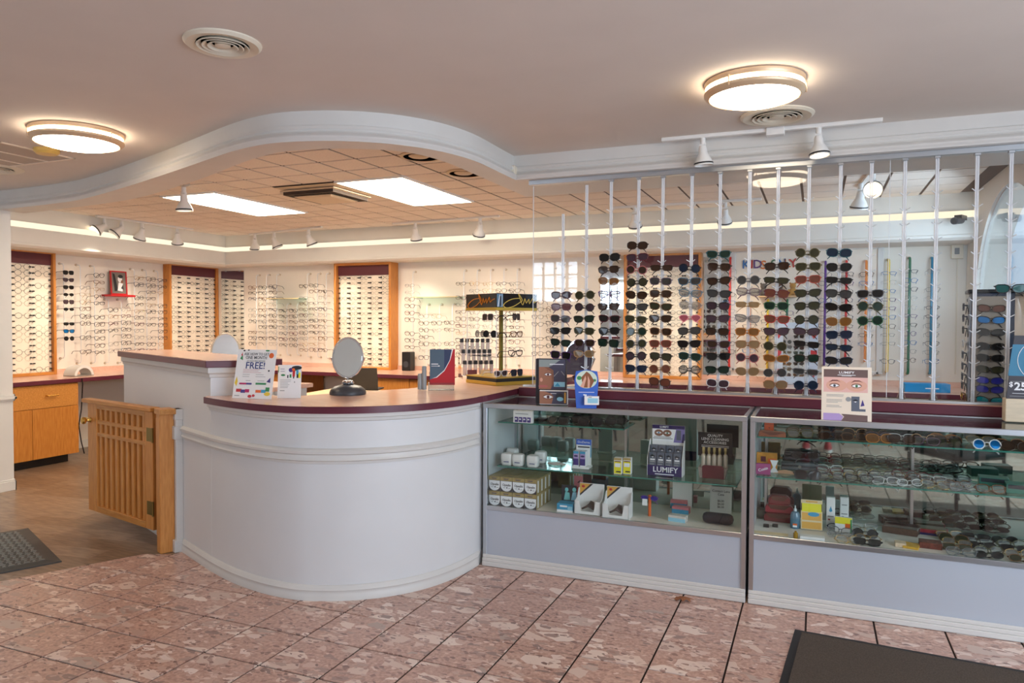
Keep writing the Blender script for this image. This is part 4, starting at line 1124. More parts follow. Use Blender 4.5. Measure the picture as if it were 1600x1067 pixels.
# --- left case, middle shelf
def tub(px, py, lab, dy=0):
    x, y, z = at(px, py, S2, dy)
    t = thing('contact_lens_tub', lab, 'tub', (x, y, z), .05, 'white rounded tubs')
    body = []
    b = MB()
    out = [(.037*math.copysign(abs(math.cos(a))**.5, math.cos(a)), .032*math.copysign(abs(math.sin(a))**.5, math.sin(a))) for a in [2*PI*k/20 for k in range(20)]]
    for z_, s in ((0, .86), (.008, .97), (.03, 1.0)): body.append((s, z_))
    vs = [(u*s, v*s, z_) for s, z_ in body for u, v in out]
    fs = [(i*20+j, i*20+(j+1) % 20, (i+1)*20+(j+1) % 20, (i+1)*20+j) for i in range(2) for j in range(20)]+[tuple(reversed(range(20))), tuple(range(40, 60))]
    MB().add(vs, fs).build('body', WPLAS, t, smooth=True)
    ld = [(1.02, .036), (1.02, .056), (.9, .068), (.6, .072)]
    ld = [(1.02, .031)]+ld
    vs = [(u*s, v*s, z_) for s, z_ in ld for u, v in out]
    k = len(ld)
    fs = [(i*20+j, i*20+(j+1) % 20, (i+1)*20+(j+1) % 20, (i+1)*20+j) for i in range(k-1) for j in range(20)]+[tuple(reversed(range(20))), tuple(range((k-1)*20, k*20))]
    MB().add(vs, fs).build('lid', WPLAS, t, smooth=True)
    prints(t, -.0325, [(mat('print_navy', (40, 56, 120), .5), (-.015, .018, .02, .023))])
for k, (px, py) in enumerate(((793, 725), (810, 726.5), (833, 728.5), (801, 717), (845, 722))):
    tub(px, py, 'white rounded plastic tub, ' + ('front left', 'front middle', 'front right', 'back left', 'back right')[k] + ' of the group on the glass shelf')
t = tag(MB().add([(.06*math.cos(a)*(1+.1*math.sin(3*a)), .035*math.sin(a), .004+.004*math.sin(5*a)) for a in [2*PI*k/16 for k in range(16)]]+[(0, 0, .02)], [(i, (i+1) % 16, 16) for i in range(16)]).build('plastic_pouch', mat('clear_pouch', (222, 214, 206), .12, coat=.4), loc=at(866, 728, S2, .04)), 'crumpled clear plastic pouch lying on the shelf beside the white tubs', 'pouch')
x, y, z = at(907, 732, S2, .03)
t = thing('eyelid_wipe_display', 'white and blue counter display holding purple and white boxes', 'display', (x, y, z), .02)
MB().box((-.055, -.045, 0), (.055, .045, .012)).build('tray', PAPER, t, bevel=.002)
hb = MB().box((-.045, .03, .012), (.05, .036, .17)).build('header', PAPER, t)
prints(t, .03, [(RBLUE, (-.045, .135, .05, .17)), (INK, (-.035, .118, .04, .126)), (LBLUE, (.044, .06, .05, .135))])
lettering('OcuDerma', .019, INKW, t, (.002, .0285, .152), sx=.9)
for k in range(4):
    i, j = k % 2, k//2
    bx = MB().box((-.045+i*.042, -.035+j*.034, .012), (-.012+i*.042, -.004+j*.034, .105)).build('product_box', INKW, t, bevel=.001)
    if j == 0: prints(bx, -.035, [(PURP, (-.045+i*.042, .02, -.012+i*.042, .06)), (mat('print_lilac', (176, 150, 200), .5), (-.045+i*.042, .06, -.012+i*.042, .09)), (LBLUE, (-.045+i*.042, .09, -.012+i*.042, .105)), (DPURP, ell(-.0285+i*.042, .076, .013, .006, 10))])
for k, px in enumerate((964.5, 979)):
    pbox('eye_drop_box', 'small yellow and white box, %s of the pair on the middle glass shelf' % ('left', 'right')[k], 'box', at(px, 741, S2, .025), .05, .046, .046, .095, PAPER, [(YELL, (.04, .04, .96, .8)), (GOLDP, (0, .86, 1, 1)), (INKW, (.15, .45, .85, .68)), (INK, (.3, .12, .9, .2)), (MAR, (.1, .76, .9, .82))], 'yellow boxes')
# purple tray of eye drop boxes with header
x, y, z = at(1038, 744, S2, .05)
t = thing('eye_drop_display', 'purple tray display of grey boxes lettered LUMIFY under a header with two eyes', 'display', (x, y, z), 0)
W = .2
MB().box((-W/2, -.05, 0), (W/2, .05, .06)).build('tray', DPURP, t, bevel=.002)
for s in (-1, 1): MB().prism([(-.05, .0), (.05, 0), (.05, .2), (.02, .2), (-.05, .1)], s*W/2-.001, s*W/2+.001, axis='x').build('tray_side', PAPER, t)
lettering('LUMIFY', .044, INKW, t, (.005, -.0506, .036), bold=.012)
prints(t, -.05, [(INKW, (-.055, .008, .055, .013))])
hd2 = MB().box((-W/2+.01, .04, .02), (W/2, .046, .285)).build('header', PAPER, t)
a_ = [(INKW, (-.09, .19, .1, .265)), (DPURP, (-.09, .262, .1, .285)), (mat('print_violet', (128, 118, 176), .5), [(.035, .185), (.1, .185), (.1, .265), (.05, .265)]), (GREY, (.052, .2, .078, .258)), (DPURP, [(.082, .185), (.1, .185), (.1, .24), (.088, .235)])]
for cx in (-.052, -.002): a_ += [(SKIND, ell(cx, .238, .026, .02, 14))]+eye_art(cx, .238, .034, SKIND, GREENP if cx > -.03 else LBLUE)
prints(t, .04, a_+[(INKG, (-.085, .203, .03, .208)), (INKG, (-.08, .212, .02, .216))])
lettering('LUMIFY', .016, INKW, t, (-.02, .0386, .2735), bold=.01)
for r in range(2):
    for k in range(4):
        x0 = -W/2+.008+k*.047
        bx = MB().box((x0, -.046+r*.04, .012), (x0+.043, -.01+r*.04, .135+r*.035)).build('product_box', GREY, t, bevel=.001)
        zz = .135+r*.035
        prints(bx, -.046+r*.04, [(INK, [(x0+.006, zz-.02), (x0+.02, zz-.012), (x0+.037, zz-.02), (x0+.03, zz-.03), (x0+.015, zz-.03)]), (INKW, [(x0+.014, zz-.026), (x0+.03, zz-.026), (x0+.022, zz-.031)]), (INKW, (x0+.008, zz-.046, x0+.036, zz-.038))]+([(INKG, (x0+.006, zz-.058, x0+.036, zz-.05)), (INKG, (x0+.006, zz-.072, x0+.03, zz-.067))] if r == 0 else []))
# lens cleaning accessories
x, y, z = at(1114, 748, S2, .05)
t = thing('lens_cleaner_display', 'black card display of silver spray bottles over a maroon tray', 'display', (x, y, z), 0)
b = MB().prism([(-.075, .0), (.065, 0), (.075, .06), (-.085, .06)], -.045, .05, axis='y')
b.build('tray', mat('tray_clear', (150, 134, 128), .25), t)
MB().prism([(-.06, 0), (.06, 0), (.06, .06), (.05, .075), (-.05, .075), (-.062, .068)], -.049, -.045, axis='y').build('tray_front', MAR, t, bevel=.001)
MB().box((-.10, .05, .11), (.095, .054, .25)).build('back_card', BLACK, t, bevel=.004)
for tx, zz, sz in (('QUALITY', .232, .021), ('LENS CLEANING', .211, .021), ('ACCESSORIES', .191, .021)): lettering(tx, sz, INKW, t, (-.003, .0494, zz), bold=.004)
prints(t, .05, [(INKW, (-.08, .172, .075, .1745)), (INKW, (-.08, .164, .075, .1665))])
BTL = mat('bottle_silver', (206, 196, 180), .3, .6)
for k in range(5):
    xx = -.058+k*.03 if k < 4 else .062
    bt = MB().lathe([(.013, .03), (.0135, .1), (.011, .112), (.006, .116)], 12, c=(xx, -.015+.014*(k == 4), .02)).build('spray_bottle', BTL, t, smooth=True)
    MB().lathe([(.0068, .116), (.0068, .128), (.0085, .13), (.0085, .15), (.006, .153)], 10, c=(xx, -.015+.014*(k == 4), .02)).build('sprayer', mat('sprayer_gold', (196, 176, 120), .3, .5), bt, smooth=True)
# --- left case, deck
bx0 = P(758, 792, z=DK).x; bxw = .0795; bd = .066
y0 = 4.135
GLD = mat('box_gold', (170, 148, 92), .35, var=.12, scale=40)
BRN = mat('box_brown', (120, 92, 72), .4)
proto = None
def carton(i, j, l):
    global proto
    lab = 'white fronted gold topped carton, %s column from the left, %s row back, %s layer' % (ORD[i+1], ORD[j+1], ('lower', 'upper')[l])
    loc = (bx0+bxw*(i+.5), y0+bd*(j+.5), DK+.0925*l)
    if proto is None:
        t = thing('eye_mask_carton', lab, 'carton', loc, 0, 'stacked cartons in the left case')
        MB().box((-.039, -.032, 0), (.039, .032, .091)).build('box_body', GLD, t, bevel=.0015)
        prints(t, -.032, [(mat('print_black', (56, 58, 66), .5), (-.039, .002, .039, .068)), (INKW, [(-.037, .066)]+[(.037*math.cos(a), .036+.034*math.sin(a)*.95) for a in [PI+PI*k/12 for k in range(13)]]+[(.037, .066)]), (DPURP, (-.018, .076, .014, .08)), (INK, ell(.004, .026, .0045, .0045, 8)), (INKG, (-.022, .024, -.006, .0265)), (INKG, (.012, .022, .028, .0245))])
        lettering('Opsalin', .021, INK, t, (.002, -.0332, .043), sx=.86)
        prints(t, -.032, [(BRN, (-.02, .084, .02, .087))], 'printed_band')
        for s in (1,):
            MB().add([(.0393, -.012, .008), (.0393, .006, .008), (.0393, .006, .08), (.0393, -.012, .08)], [(0, 1, 2, 3)]).build('side_print', INKW, t)
        proto = t
        return
    dup(proto, loc, 0, lab)
for l in range(2):
    for j in range(4):
        for i in range(4):
            if l == 1 or j == 0 or i == 3: carton(i, j, l)
x, y, z = at(882, 800, DK, .05)
t = thing('ear_plug_display', 'blue counter display box with two pale figures on its raised card', 'display', (x, y, z), .03)
MB().box((-.05, -.05, 0), (.05, .05, .05)).build('tray', LBLUE, t, bevel=.0015)
prints(t, -.05, [(INKW, (-.05, .0, .05, .014)), (INKW, (-.03, .03, .015, .04)), (mat('print_sky', (150, 205, 226), .5), (.018, .012, .048, .036))])
MB().box((-.045, .03, .05), (.05, .036, .145)).build('header', INK, t)
fg = mat('print_teal', (120, 196, 196), .5)
prints(t, .03, [(fg, ell(-.012, .118, .011, .013)), (fg, ell(.036, .12, .012, .014)), (fg, [(-.03, .055), (.01, .055), (.006, .1), (-.02, .106)]), (mat('print_sky', (150, 205, 226), .5), [(.015, .055), (.05, .055), (.05, .106), (.026, .104)])])
pbox('price_card', 'pink price card standing behind the blue display box', 'card', at(897, 786, DK, .09), 0, .058, .004, .155, PNK, [(INK, [(.35, .72), (.6, .72), (.75, .85)]), (REDP, (0, 0, 1, .55))])
for k, (px, py) in enumerate(((917, 805), (961, 811))):
    x, y, z = at(px, py, DK, .055)
    t = thing('cord_dispenser', 'white cardboard dispenser of dark eyeglass cords, %s of the pair' % ('left one', 'right one')[k], 'dispenser', (x, y, z), 0, 'white cord dispensers')
    w = .077
    MB().prism([(-w, 0), (w, 0), (w, .082), (w*.66, .082), (w*.5, .02), (-w*.5, .02), (-w*.66, .082), (-w, .082)], -.05, -.047, axis='y').build('front', PAPER, t)
    for s in (-1, 1): MB().prism([(-.05, 0), (.05, 0), (.05, .14), (.03, .14), (.0, .09), (-.05, .08)], s*w-.0015, s*w+.0015, axis='x').build('side', PAPER, t)
    MB().box((-w, .047, 0), (w, .05, .168)).build('back_card', PAPER, t, bevel=.004)
    MB().box((-w, -.05, 0), (w, .05, .003)).build('bottom', PAPER, t)
    prints(t, .047, [(mat('print_amber', (226, 170, 78), .5), [(-w+.002, .1), (-w+.002, .165), (-w*.1, .165)]), (INK, [(-w+.002, .088), (-w+.002, .1), (-w*.1, .165), (w*.1, .165)]), (REDP, ell(-w*.7, .147, .01, .008))])
    b = MB()
    for c_ in range(6): b.tube([(-w*.5+.01*c_, -.03+.012*c_, .03+.004*c_), (0, -.035+.012*c_, .05+.003*c_), (w*.5-.004*c_, -.03+.012*c_, .03+.005*c_)], .006, 5)
    b.build('cord', mat('cord_dark', (70, 54, 50), .5), t)['kind'] = 'stuff'
# orange post with child goggles
x, y, z = at(1015, 806, DK, .0)
t = tag(MB().cyl((0, 0, 0), (0, 0, .125), .009, 12).build('orange_stand', ORNG, smooth=True, loc=(x, y, z)), 'orange post standing in the left case carrying small purple goggles', 'stand')
t = eyewear('goggles', 'small purple wraparound goggles with a paper tag on the orange post', (x, y-.012, z+.108), 0, 'oval', fmat('purple'), lmat('mirror purple'), .003, scale=.82)
MB().box((-.05, -.004, -.055), (-.014, -.003, -.008)).build('price_tag', PAPER, t)
for k, (px, py, h) in enumerate(((1060, 797, .05), (1063, 805, .04), (1058, 818, .035))):
    pbox('lens_box', '%s box on the deck beside the orange post' % ('flat pink and blue top box, back', 'flat pink and blue middle', 'clear wrapped pale blue')[k], 'box', at(px, py-2, DK, .03), -.08*k, .1, .05, h, (PNK, PNK, mat('clear_pouch', (222, 214, 206), .12, coat=.4))[k], [(LBLUE if k < 2 else mat('print_sky', (150, 205, 226), .5), (0, 0, 1, .62))])
x, y, z = at(1068, 790, DK, 0)
y = 4.548
t = pbox('leaning_card', 'tall blank white card leaning against the back of the left case', 'card', (x, y, z+.001), 0, .12, .004, .2, PAPER, tilt=-.08)
x, y, z = at(1125, 803, DK, .03)
t = thing('price_sign', 'white paper sign lettered Contact Lens Case with three prices', 'sign', (x, y, z), .02, None, -.08)
MB().box((-.063, -.001, 0), (.063, .001, .155)).build('sheet', PAPER, t)
for s_, zz, sz in (('Contact Lens', .128, .019), ('Case', .108, .019), ('$6.00', .07, .017), ('$6.50', .052, .017), ('$6.50', .034, .017)): lettering(s_, sz, INK, t, (.0, -.0018, zz), bold=.006)
x, y, z = at(1121, 820, DK, .0)
cs = thing('glasses_case', 'black capsule shaped glasses case on the deck before the price sign', 'glasses case', (x, y+.02, z), -.05)
M_ = Matrix.Rotation(PI/2, 3, 'Y')
MB().lathe([(.004, -.086), (.022, -.08), (.03, -.066), (.032, -.05), (.032, .05), (.03, .066), (.022, .08), (.004, .086)], 18, M=M_, c=(0, 0, .032)).build('shell', mat('case_black', (34, 36, 46), .4), cs, smooth=True)
MB().tube([(.085*math.cos(a), .0325*math.sin(a), .036) for a in [2*PI*k/20 for k in range(20)]], .0015, 4, closed=True).build('seam', BLACK, cs)
# ------------------------------------------------------------------ right case
LEA = mat('brown_leather', (142, 82, 54), .5, var=.15, scale=40)
pbox('matchbox_case', 'small orange box with a lid line on the upper shelf, far left', 'box', at(1201, 675, R1, .03), .1, .05, .035, .06, mat('box_orange', (226, 96, 48), .5), [(MAR, (0, .7, 1, .73)), (INK, (.45, .35, .6, .42))])
x, y, z = at(1206, 683, R1, .025)
t = thing('glasses_case', 'brown leather glasses case with a pointed flap on the upper shelf', 'glasses case', (x, y, z), .05)
MB().prism([(-.07, 0), (.07, 0), (.07, .02), (.06, .028), (-.06, .032), (-.07, .022)], -.022, .022, axis='y').build('body', LEA, t, bevel=.003)
MB().prism([(-.062, .03), (.062, .027), (.02, .012), (-.015, .011)], -.024, -.0222, axis='y').build('flap', mat('leather_dark', (98, 52, 36), .5), t)
x, y, z = at(1222, 667, R1, .04)
t = tag(MB().lathe([(.004, -.05), (.014, -.046), (.016, 0), (.013, .046), (.004, .05)], 12, M=M_, c=(0, 0, .016)).build('glasses_case', mat('tan_leather', (196, 132, 72), .5), smooth=True, loc=(x, y, z)), 'tan round glasses case lying behind the orange box', 'glasses case')
# lying eyewear
def lay(px_list, rows, z, shelf, kinds, pal, seed, y0=4.235, dy=.085, lens=None, skip=()):
    rr = random.Random(seed)
    for r in range(rows):
        for k, px in enumerate(px_list):
            if (r, k) in skip: continue
            x = P(px, 700, y=y0).x
            fc, lc = pal[(k+r*3+rr.randrange(2)) % len(pal)]
            kd = kinds[(k*2+r+rr.randrange(3)) % len(kinds)]
            nm = 'sunglasses' if lc != 'demo' else 'eyeglasses'
            eyewear(nm, '%s %s %s, %s row, %s from left, %s' % (fc, KN[kd], nm, ORD[r+1], ORD[k+1], shelf), (x+rr.uniform(-.01, .01), y0+r*dy, z+.021), rr.uniform(-.25, .25), kd, fmat(fc), lmat(lc), .0024 if fc not in ('gold', 'silver') else .0014, tilt=rr.uniform(-.65, -.4), roll=rr.uniform(-.04, .04), group='eyewear lying on the '+shelf)
PALS = [('tortoise', 'brown'), ('black', 'dark'), ('amber', 'amber'), ('dark brown', 'brown'), ('mauve', 'grey'), ('black', 'olive')]
lay([1248, 1298], 3, R1, "right case's top shelf left", ['cat', 'way'], [('olive', 'pale'), ('tortoise', 'pale'), ('dark brown', 'brown')], 1, dy=.08)
lay([1338, 1374, 1409, 1447, 1482], 3, R1, "right case's top shelf centre", ['way', 'round', 'cat', 'butter'], PALS+[('white', 'dark'), ('tan', 'brown')], 2, dy=.08)
lay([1588], 2, R1, "right case's top shelf end", ['butter'], [('dark brown', 'brown'), ('light brown', 'brown')], 3)
lay([1532], 1, R1, "right case's top shelf, behind the white pair", ['way'], [('gold', 'pale')], 3, y0=4.40)
q = P(1542, 701, y=4.235)
eyewear('sunglasses', 'white round sunglasses with a blue streaked dark lens, upper shelf of the right case', (q.x, 4.235, R1+.022), .1, 'round', fmat('white'), lmat('mirror blue'), .0035, tilt=-.3)
EYE = [('dark brown', 'demo'), ('black', 'demo'), ('tortoise', 'demo'), ('clear', 'demo'), ('gold', 'demo'), ('grey', 'demo'), ('burgundy', 'demo')]
lay([1300, 1341, 1382, 1424, 1463, 1505], 4, R2, "right case's lower shelf", ['way', 'rect', 'oval', 'cat', 'round'], EYE, 5, dy=.075)
q = P(1540, 768, y=4.24)
eyewear('eyeglasses', 'mottled brown eyeglasses at the right end of the lower shelf', (q.x+.02, 4.235, R2+.021), .1, 'way', fmat('tortoise'), lmat('demo'), .003, tilt=-.5)
lay([1316, 1358], 5, DK, "right case's left deck heap", ['avi', 'round', 'rect', 'oval'], [('gold', 'demo'), ('grey', 'demo'), ('black', 'grey'), ('silver', 'demo'), ('navy', 'demo')], 7, y0=4.14, dy=.082, skip=((0, 0),))
q = P(1320, 838, y=4.15)
eyewear('eyeglasses', 'gold aviator eyeglasses at the front of the deck beside the white boxes', (q.x+.02, 4.15, DK+.02), .2, 'avi', fmat('gold'), lmat('demo'), .0016, tilt=-.6)
lay([1506, 1552, 1602], 5, DK, "right case's right deck heap", ['avi', 'rect', 'way', 'butter', 'oval'], [('gold', 'pale'), ('grey', 'demo'), ('black', 'dark'), ('tortoise', 'olive'), ('dark brown', 'demo'), ('olive', 'demo')], 9, y0=4.14, dy=.082)
# items on the lower shelf, left
pbox('game_box', 'orange yellow box standing behind the magenta box', 'box', at(1197, 738, R2, .07), 0, .11, .03, .1, mat('box_mustard', (210, 140, 44), .5, var=.25, scale=30), [(MAR, (.2, .5, .45, .8)), (ORNG, (.55, .35, .95, .7))])
t = pbox('card_box', 'magenta box with slanting white lettering on the lower shelf', 'box', at(1192, 742, R2, .02), 0, .076, .02, .06, mat('box_magenta', (164, 72, 122), .5))
lettering('Cuxin', .022, INKW, t, (0, -.0112, .03), rot=(PI/2, -.35, 0), bold=.01)
x, y, z = at(1209, 740, R2, .03)
tag(MB().prism([(-.022, 0), (.022, 0), (.02, .008), (.006, .03), (.022, .07), (-.022, .07), (-.006, .03), (-.02, .008)], -.003, .003, axis='y').build('nose_card', PAPER, loc=(x, y, z), bevel=.001), 'white hourglass shaped card standing right of the magenta box', 'card')
x, y, z = at(1201, 722, R2, .14)
t = thing('opera_glasses', 'black opera glasses lying on the orange yellow box', 'opera glasses', (x, y-.06, R2+.1), .1)
for s in (-1, 1): MB().lathe([(.012, -.03), (.014, -.01), (.02, .01), (.021, .03)], 12, M=Matrix.Rotation(PI/2, 3, 'X'), c=(s*.026, 0, .021)).build('barrel', BLACK, t, smooth=True)
MB().box((-.03, -.012, .016), (.03, .012, .026)).build('bridge', BLACK, t, bevel=.002)
pbox('tall_case', 'tall dark brown box standing at the back left of the lower shelf', 'box', at(1203, 722, R2, .12), 0, .055, .04, .11, mat('box_dark_brown', (62, 48, 46), .5))
HARD = mat('hard_case', (92, 96, 100), .35)
for k, (px, py, zz, w) in enumerate(((1249, 736, 0, .2), (1252, 733, .046, .19))):
    x, y, z = at(px, py, R2, .04)
    t = thing('glasses_case', ('grey hard glasses case with a round clasp, under another case', 'dark hard glasses case stacked on the grey clasped case')[k], 'glasses case', (x, y, z+zz), .04)
    MB().box((-w/2, -.03, 0), (w/2, .03, .022)).build('bottom_shell', HARD if k == 0 else DARK, t, bevel=.006, smooth=True)
    MB().box((-w/2, -.03, .0225), (w/2, .03, .044)).build('lid', HARD if k == 0 else DARK, t, bevel=.008, smooth=True)
    if k == 0: MB().lathe([(.009, 0), (.009, .004)], 14, M=Matrix.Rotation(PI/2, 3, 'X'), c=(0, -.03, .022)).build('clasp', SILV, t)
eyewear('sunglasses', 'folded black wraparound sunglasses resting on the stacked hard cases', (P(1258, 716, y=4.26).x, 4.27, R2+.118), .3, 'sport', fmat('black'), lmat('dark'), .003, tilt=-.5)
eyewear('sunglasses', 'big black round sunglasses in front of the stacked hard cases', (P(1262, 744, y=4.215).x, 4.22, R2+.022), .2, 'butter', fmat('black'), lmat('dark'), .004, tilt=-.25)
t = tag(MB().add([(-.06, -.02, 0), (.06, -.025, 0), (.065, .03, 0), (-.05, .03, 0), (0, 0, .018), (-.03, .01, .012), (.03, .005, .013)], [(0, 1, 4), (1, 6, 4), (1, 2, 6), (2, 3, 4), (2, 4, 6), (3, 0, 5), (0, 4, 5), (3, 5, 4)]).build('cleaning_cloth', mat('peach_cloth', (226, 176, 142), .8), loc=at(1226, 740, R2, .02)), 'peach cleaning cloth crumpled beside the white hourglass card', 'cloth')
GREENC = mat('green_glass_box', (60, 120, 104), .3)
for k, (px, py) in enumerate(((1562, 752), (1596, 768))):
    pbox('green_box', '%s green tray of small frames at the right end of the lower shelf' % ('back', 'front')[k], 'tray', (P(px, py, y=4.3).x, 4.44-.13*k, R2), -.1, .13, .09, .045, GREENC, [(INK, (.05, .5, .95, .95))])
# items on the deck
x, y, z = at(1187, 815, DK, .03)
tag(MB().lathe([(.01, 0), (.042, .004), (.044, .03), (.036, .05), (.01, .056)], 18).build('round_case', mat('case_olive', (62, 60, 46), .6), smooth=True, loc=(x, y+.08, DK)), 'dark olive round case on the deck in the left corner', 'case')
for k, (px, py, zz, w, m) in enumerate(((1216, 820, 0, .16, mat('red_leather', (128, 50, 48), .45)), (1217, 818, .052, .15, mat('red_leather_bright', (160, 48, 56), .45)), (1215, 815, .102, .12, mat('red_leather', (128, 50, 48), .45)))):
    x, y, z = at(1216, 820, DK, .09)
    t = thing('glasses_case', 'red leather glasses case, %s of the stack on the deck' % ('lowest', 'middle', 'topmost')[k], 'glasses case', (x, y, z+zz), .06*k-.05, 'red leather cases')
    MB().prism([(-w/2, 0), (w/2, 0), (w/2, .03), (w/2-.02, .048), (-w/2+.02, .05), (-w/2, .03)], -.03, .03, axis='y').build('body', m, t, bevel=.004)
    MB().prism([(-w/2+.012, .046), (w/2-.012, .046), (w*.2, .02), (-w*.3, .022)], -.0325, -.0302, axis='y').build('flap', mat('leather_dark', (98, 52, 36), .5), t)
for k, px in enumerate((1197, 1211)):
    pbox('frame_clip', 'small black clip, %s one on the cream sheet' % ('left', 'right')[k], 'clip', at(px, 824, DK, .01), 0, .03, .02, .016, BLACK)
t = pbox('paper_sheet', 'cream printed sheet lying flat on the deck front left', 'sheet', at(1200, 836, DK, .04), 0, .2, .05, .0012, mat('cream_sheet', (228, 206, 164), .7), bevel=0)
# bottles
x, y, z = at(1242, 826, DK, .02)
t = thing('cleaner_bottle', 'blue lens cleaner bottle with an orange label on the deck', 'bottle', (x, y, z))
MB().lathe([(.024, 0), (.026, .004), (.026, .07), (.02, .088), (.01, .094)], 18).build('body', mat('blue_liquid', (84, 122, 144), .15, coat=.3), t, smooth=True)
MB().lathe([(.0085, .094), (.0085, .106), (.004, .11), (.0025, .125)], 12).build('nozzle', mat('nozzle_pale', (206, 216, 220), .3), t, smooth=True)
prints(t, -.0265, [(ORNG, (-.011, .02, .011, .03)), (INKW, (-.011, .01, .011, .02))], 'label_print')
x, y, z = at(1243, 841, DK, .01)
tag(MB().lathe([(.011, 0), (.012, .003), (.012, .025), (.006, .03), (.006, .036)], 12).build('small_bottle', mat('amber_liquid', (176, 134, 36), .15, coat=.3), smooth=True, loc=(x, y, z)), 'tiny amber bottle on the deck before the blue bottle', 'bottle')
x, y, z = at(1268, 832, DK, .05)
t = thing('calendar_stand', 'cream and yellow calendar standing on the deck beside the blue bottle', 'calendar', (x, y, z+.003), .05, None, -.25)
MB().box((-.055, -.003, 0), (.055, .003, .16)).build('sheet', mat('cream_sheet', (228, 206, 164), .7), t)
prints(t, -.003, [(YELL, (-.05, .095, .05, .14)), (mat('print_amber', (226, 170, 78), .5), (-.05, .05, .05, .09)), (mat('print_amber', (226, 170, 78), .5), (-.05, .004, .05, .04)), (LBLUE, ell(.01, .082, .03, .012)), (INK, (-.054, .1, -.05, .14)), (INK, (.05, .1, .054, .14)), (mat('print_amber', (226, 170, 78), .5), (-.03, .146, .03, .154))])
pbox('white_slab', 'low white box lying on the deck before the calendar', 'box', at(1269, 845, DK, .03), 0, .12, .05, .018, PAPER)
for k, (px, py, w, h, lab) in enumerate(((1298, 831, .045, .17, 'tall white box with a blue drop beside the calendar'), (1320, 826, .045, .15, 'tall white box with grey lines behind the yellow packet'))):
    pbox('product_carton', lab, 'box', at(px, py, DK, .1+.02*k), 0, w, .03, h, PAPER, [(LBLUE, [(.3, .55), (.5, .52), (.7, .56), (.5, .72)]) if k == 0 else (INKG, (.2, .7, .8, .74)), (INKG, (.15, .36, .85, .4)), (REDP if k == 0 else INKG, (.2, .25, .45, .3))])
pbox('yellow_packet', 'yellow and white packet with an orange patch on the deck', 'packet', at(1318, 832, DK, .02), -.1, .085, .02, .08, PAPER, [(YELL, (0, .55, 1, 1)), (ORNG, (.6, .25, .95, .6)), (GREENP, (.9, 0, 1, .9))])
# boxes and wallets in the middle of the deck
WAL = [('wooden_case', 'dark brown slim case on the deck, back of the middle stack', 1402, 806, .16, .07, .035, (74, 58, 48), .12), ('wooden_case', 'brown slim case with a yellow edge in the middle stack', 1404, 816, .165, .07, .035, (104, 74, 54), .06), ('wooden_case', 'wide brown case at the front of the middle stack', 1408, 836, .17, .07, .035, (96, 70, 56), .0),
       ('wallet_case', 'red and navy slim case in the middle of the deck', 1460, 838, .14, .06, .03, (156, 40, 52), .05), ('wallet_case', 'olive slim case behind the red and navy one', 1448, 822, .14, .07, .035, (96, 84, 58), .12), ('wallet_case', 'orange topped red case at the back of the deck', 1432, 800, .1, .06, .03, (204, 84, 46), .2),
       ('patterned_case', 'copper speckled square case at the deck front', 1455, 858, .1, .08, .03, (120, 60, 46), .02), ('yellow_booklet', 'yellow booklet lying askew at the deck front', 1426, 858, .07, .09, .012, (216, 168, 60), .01), ('cream_card_box', 'cream small box at the deck front beside the yellow booklet', 1408, 856, .05, .06, .02, (224, 200, 170), .0), ('cream_card_box', 'pale card box at the right of the copper speckled case', 1477, 858, .05, .05, .02, (214, 208, 190), .06)]
for nm, lab, px, py, w, d, h, c, dy in WAL:
    x, y, z = at(px, py, DK, 0)
    pbox(nm, lab, 'case' if 'case' in nm else 'booklet' if 'booklet' in nm else 'box', (x, min(y+.04, 4.52), DK), random.uniform(-.25, .05), w, d, h, mat('deck_'+lab.replace(' ', '_')[:24], c, .45, var=.2 if 'patterned' not in nm else .6, scale=60), [(DPURP, (0, 0, 1, .4))] if 'navy' in lab else [(YELL, (0, .7, .4, 1))] if 'yellow edge' in lab else ())
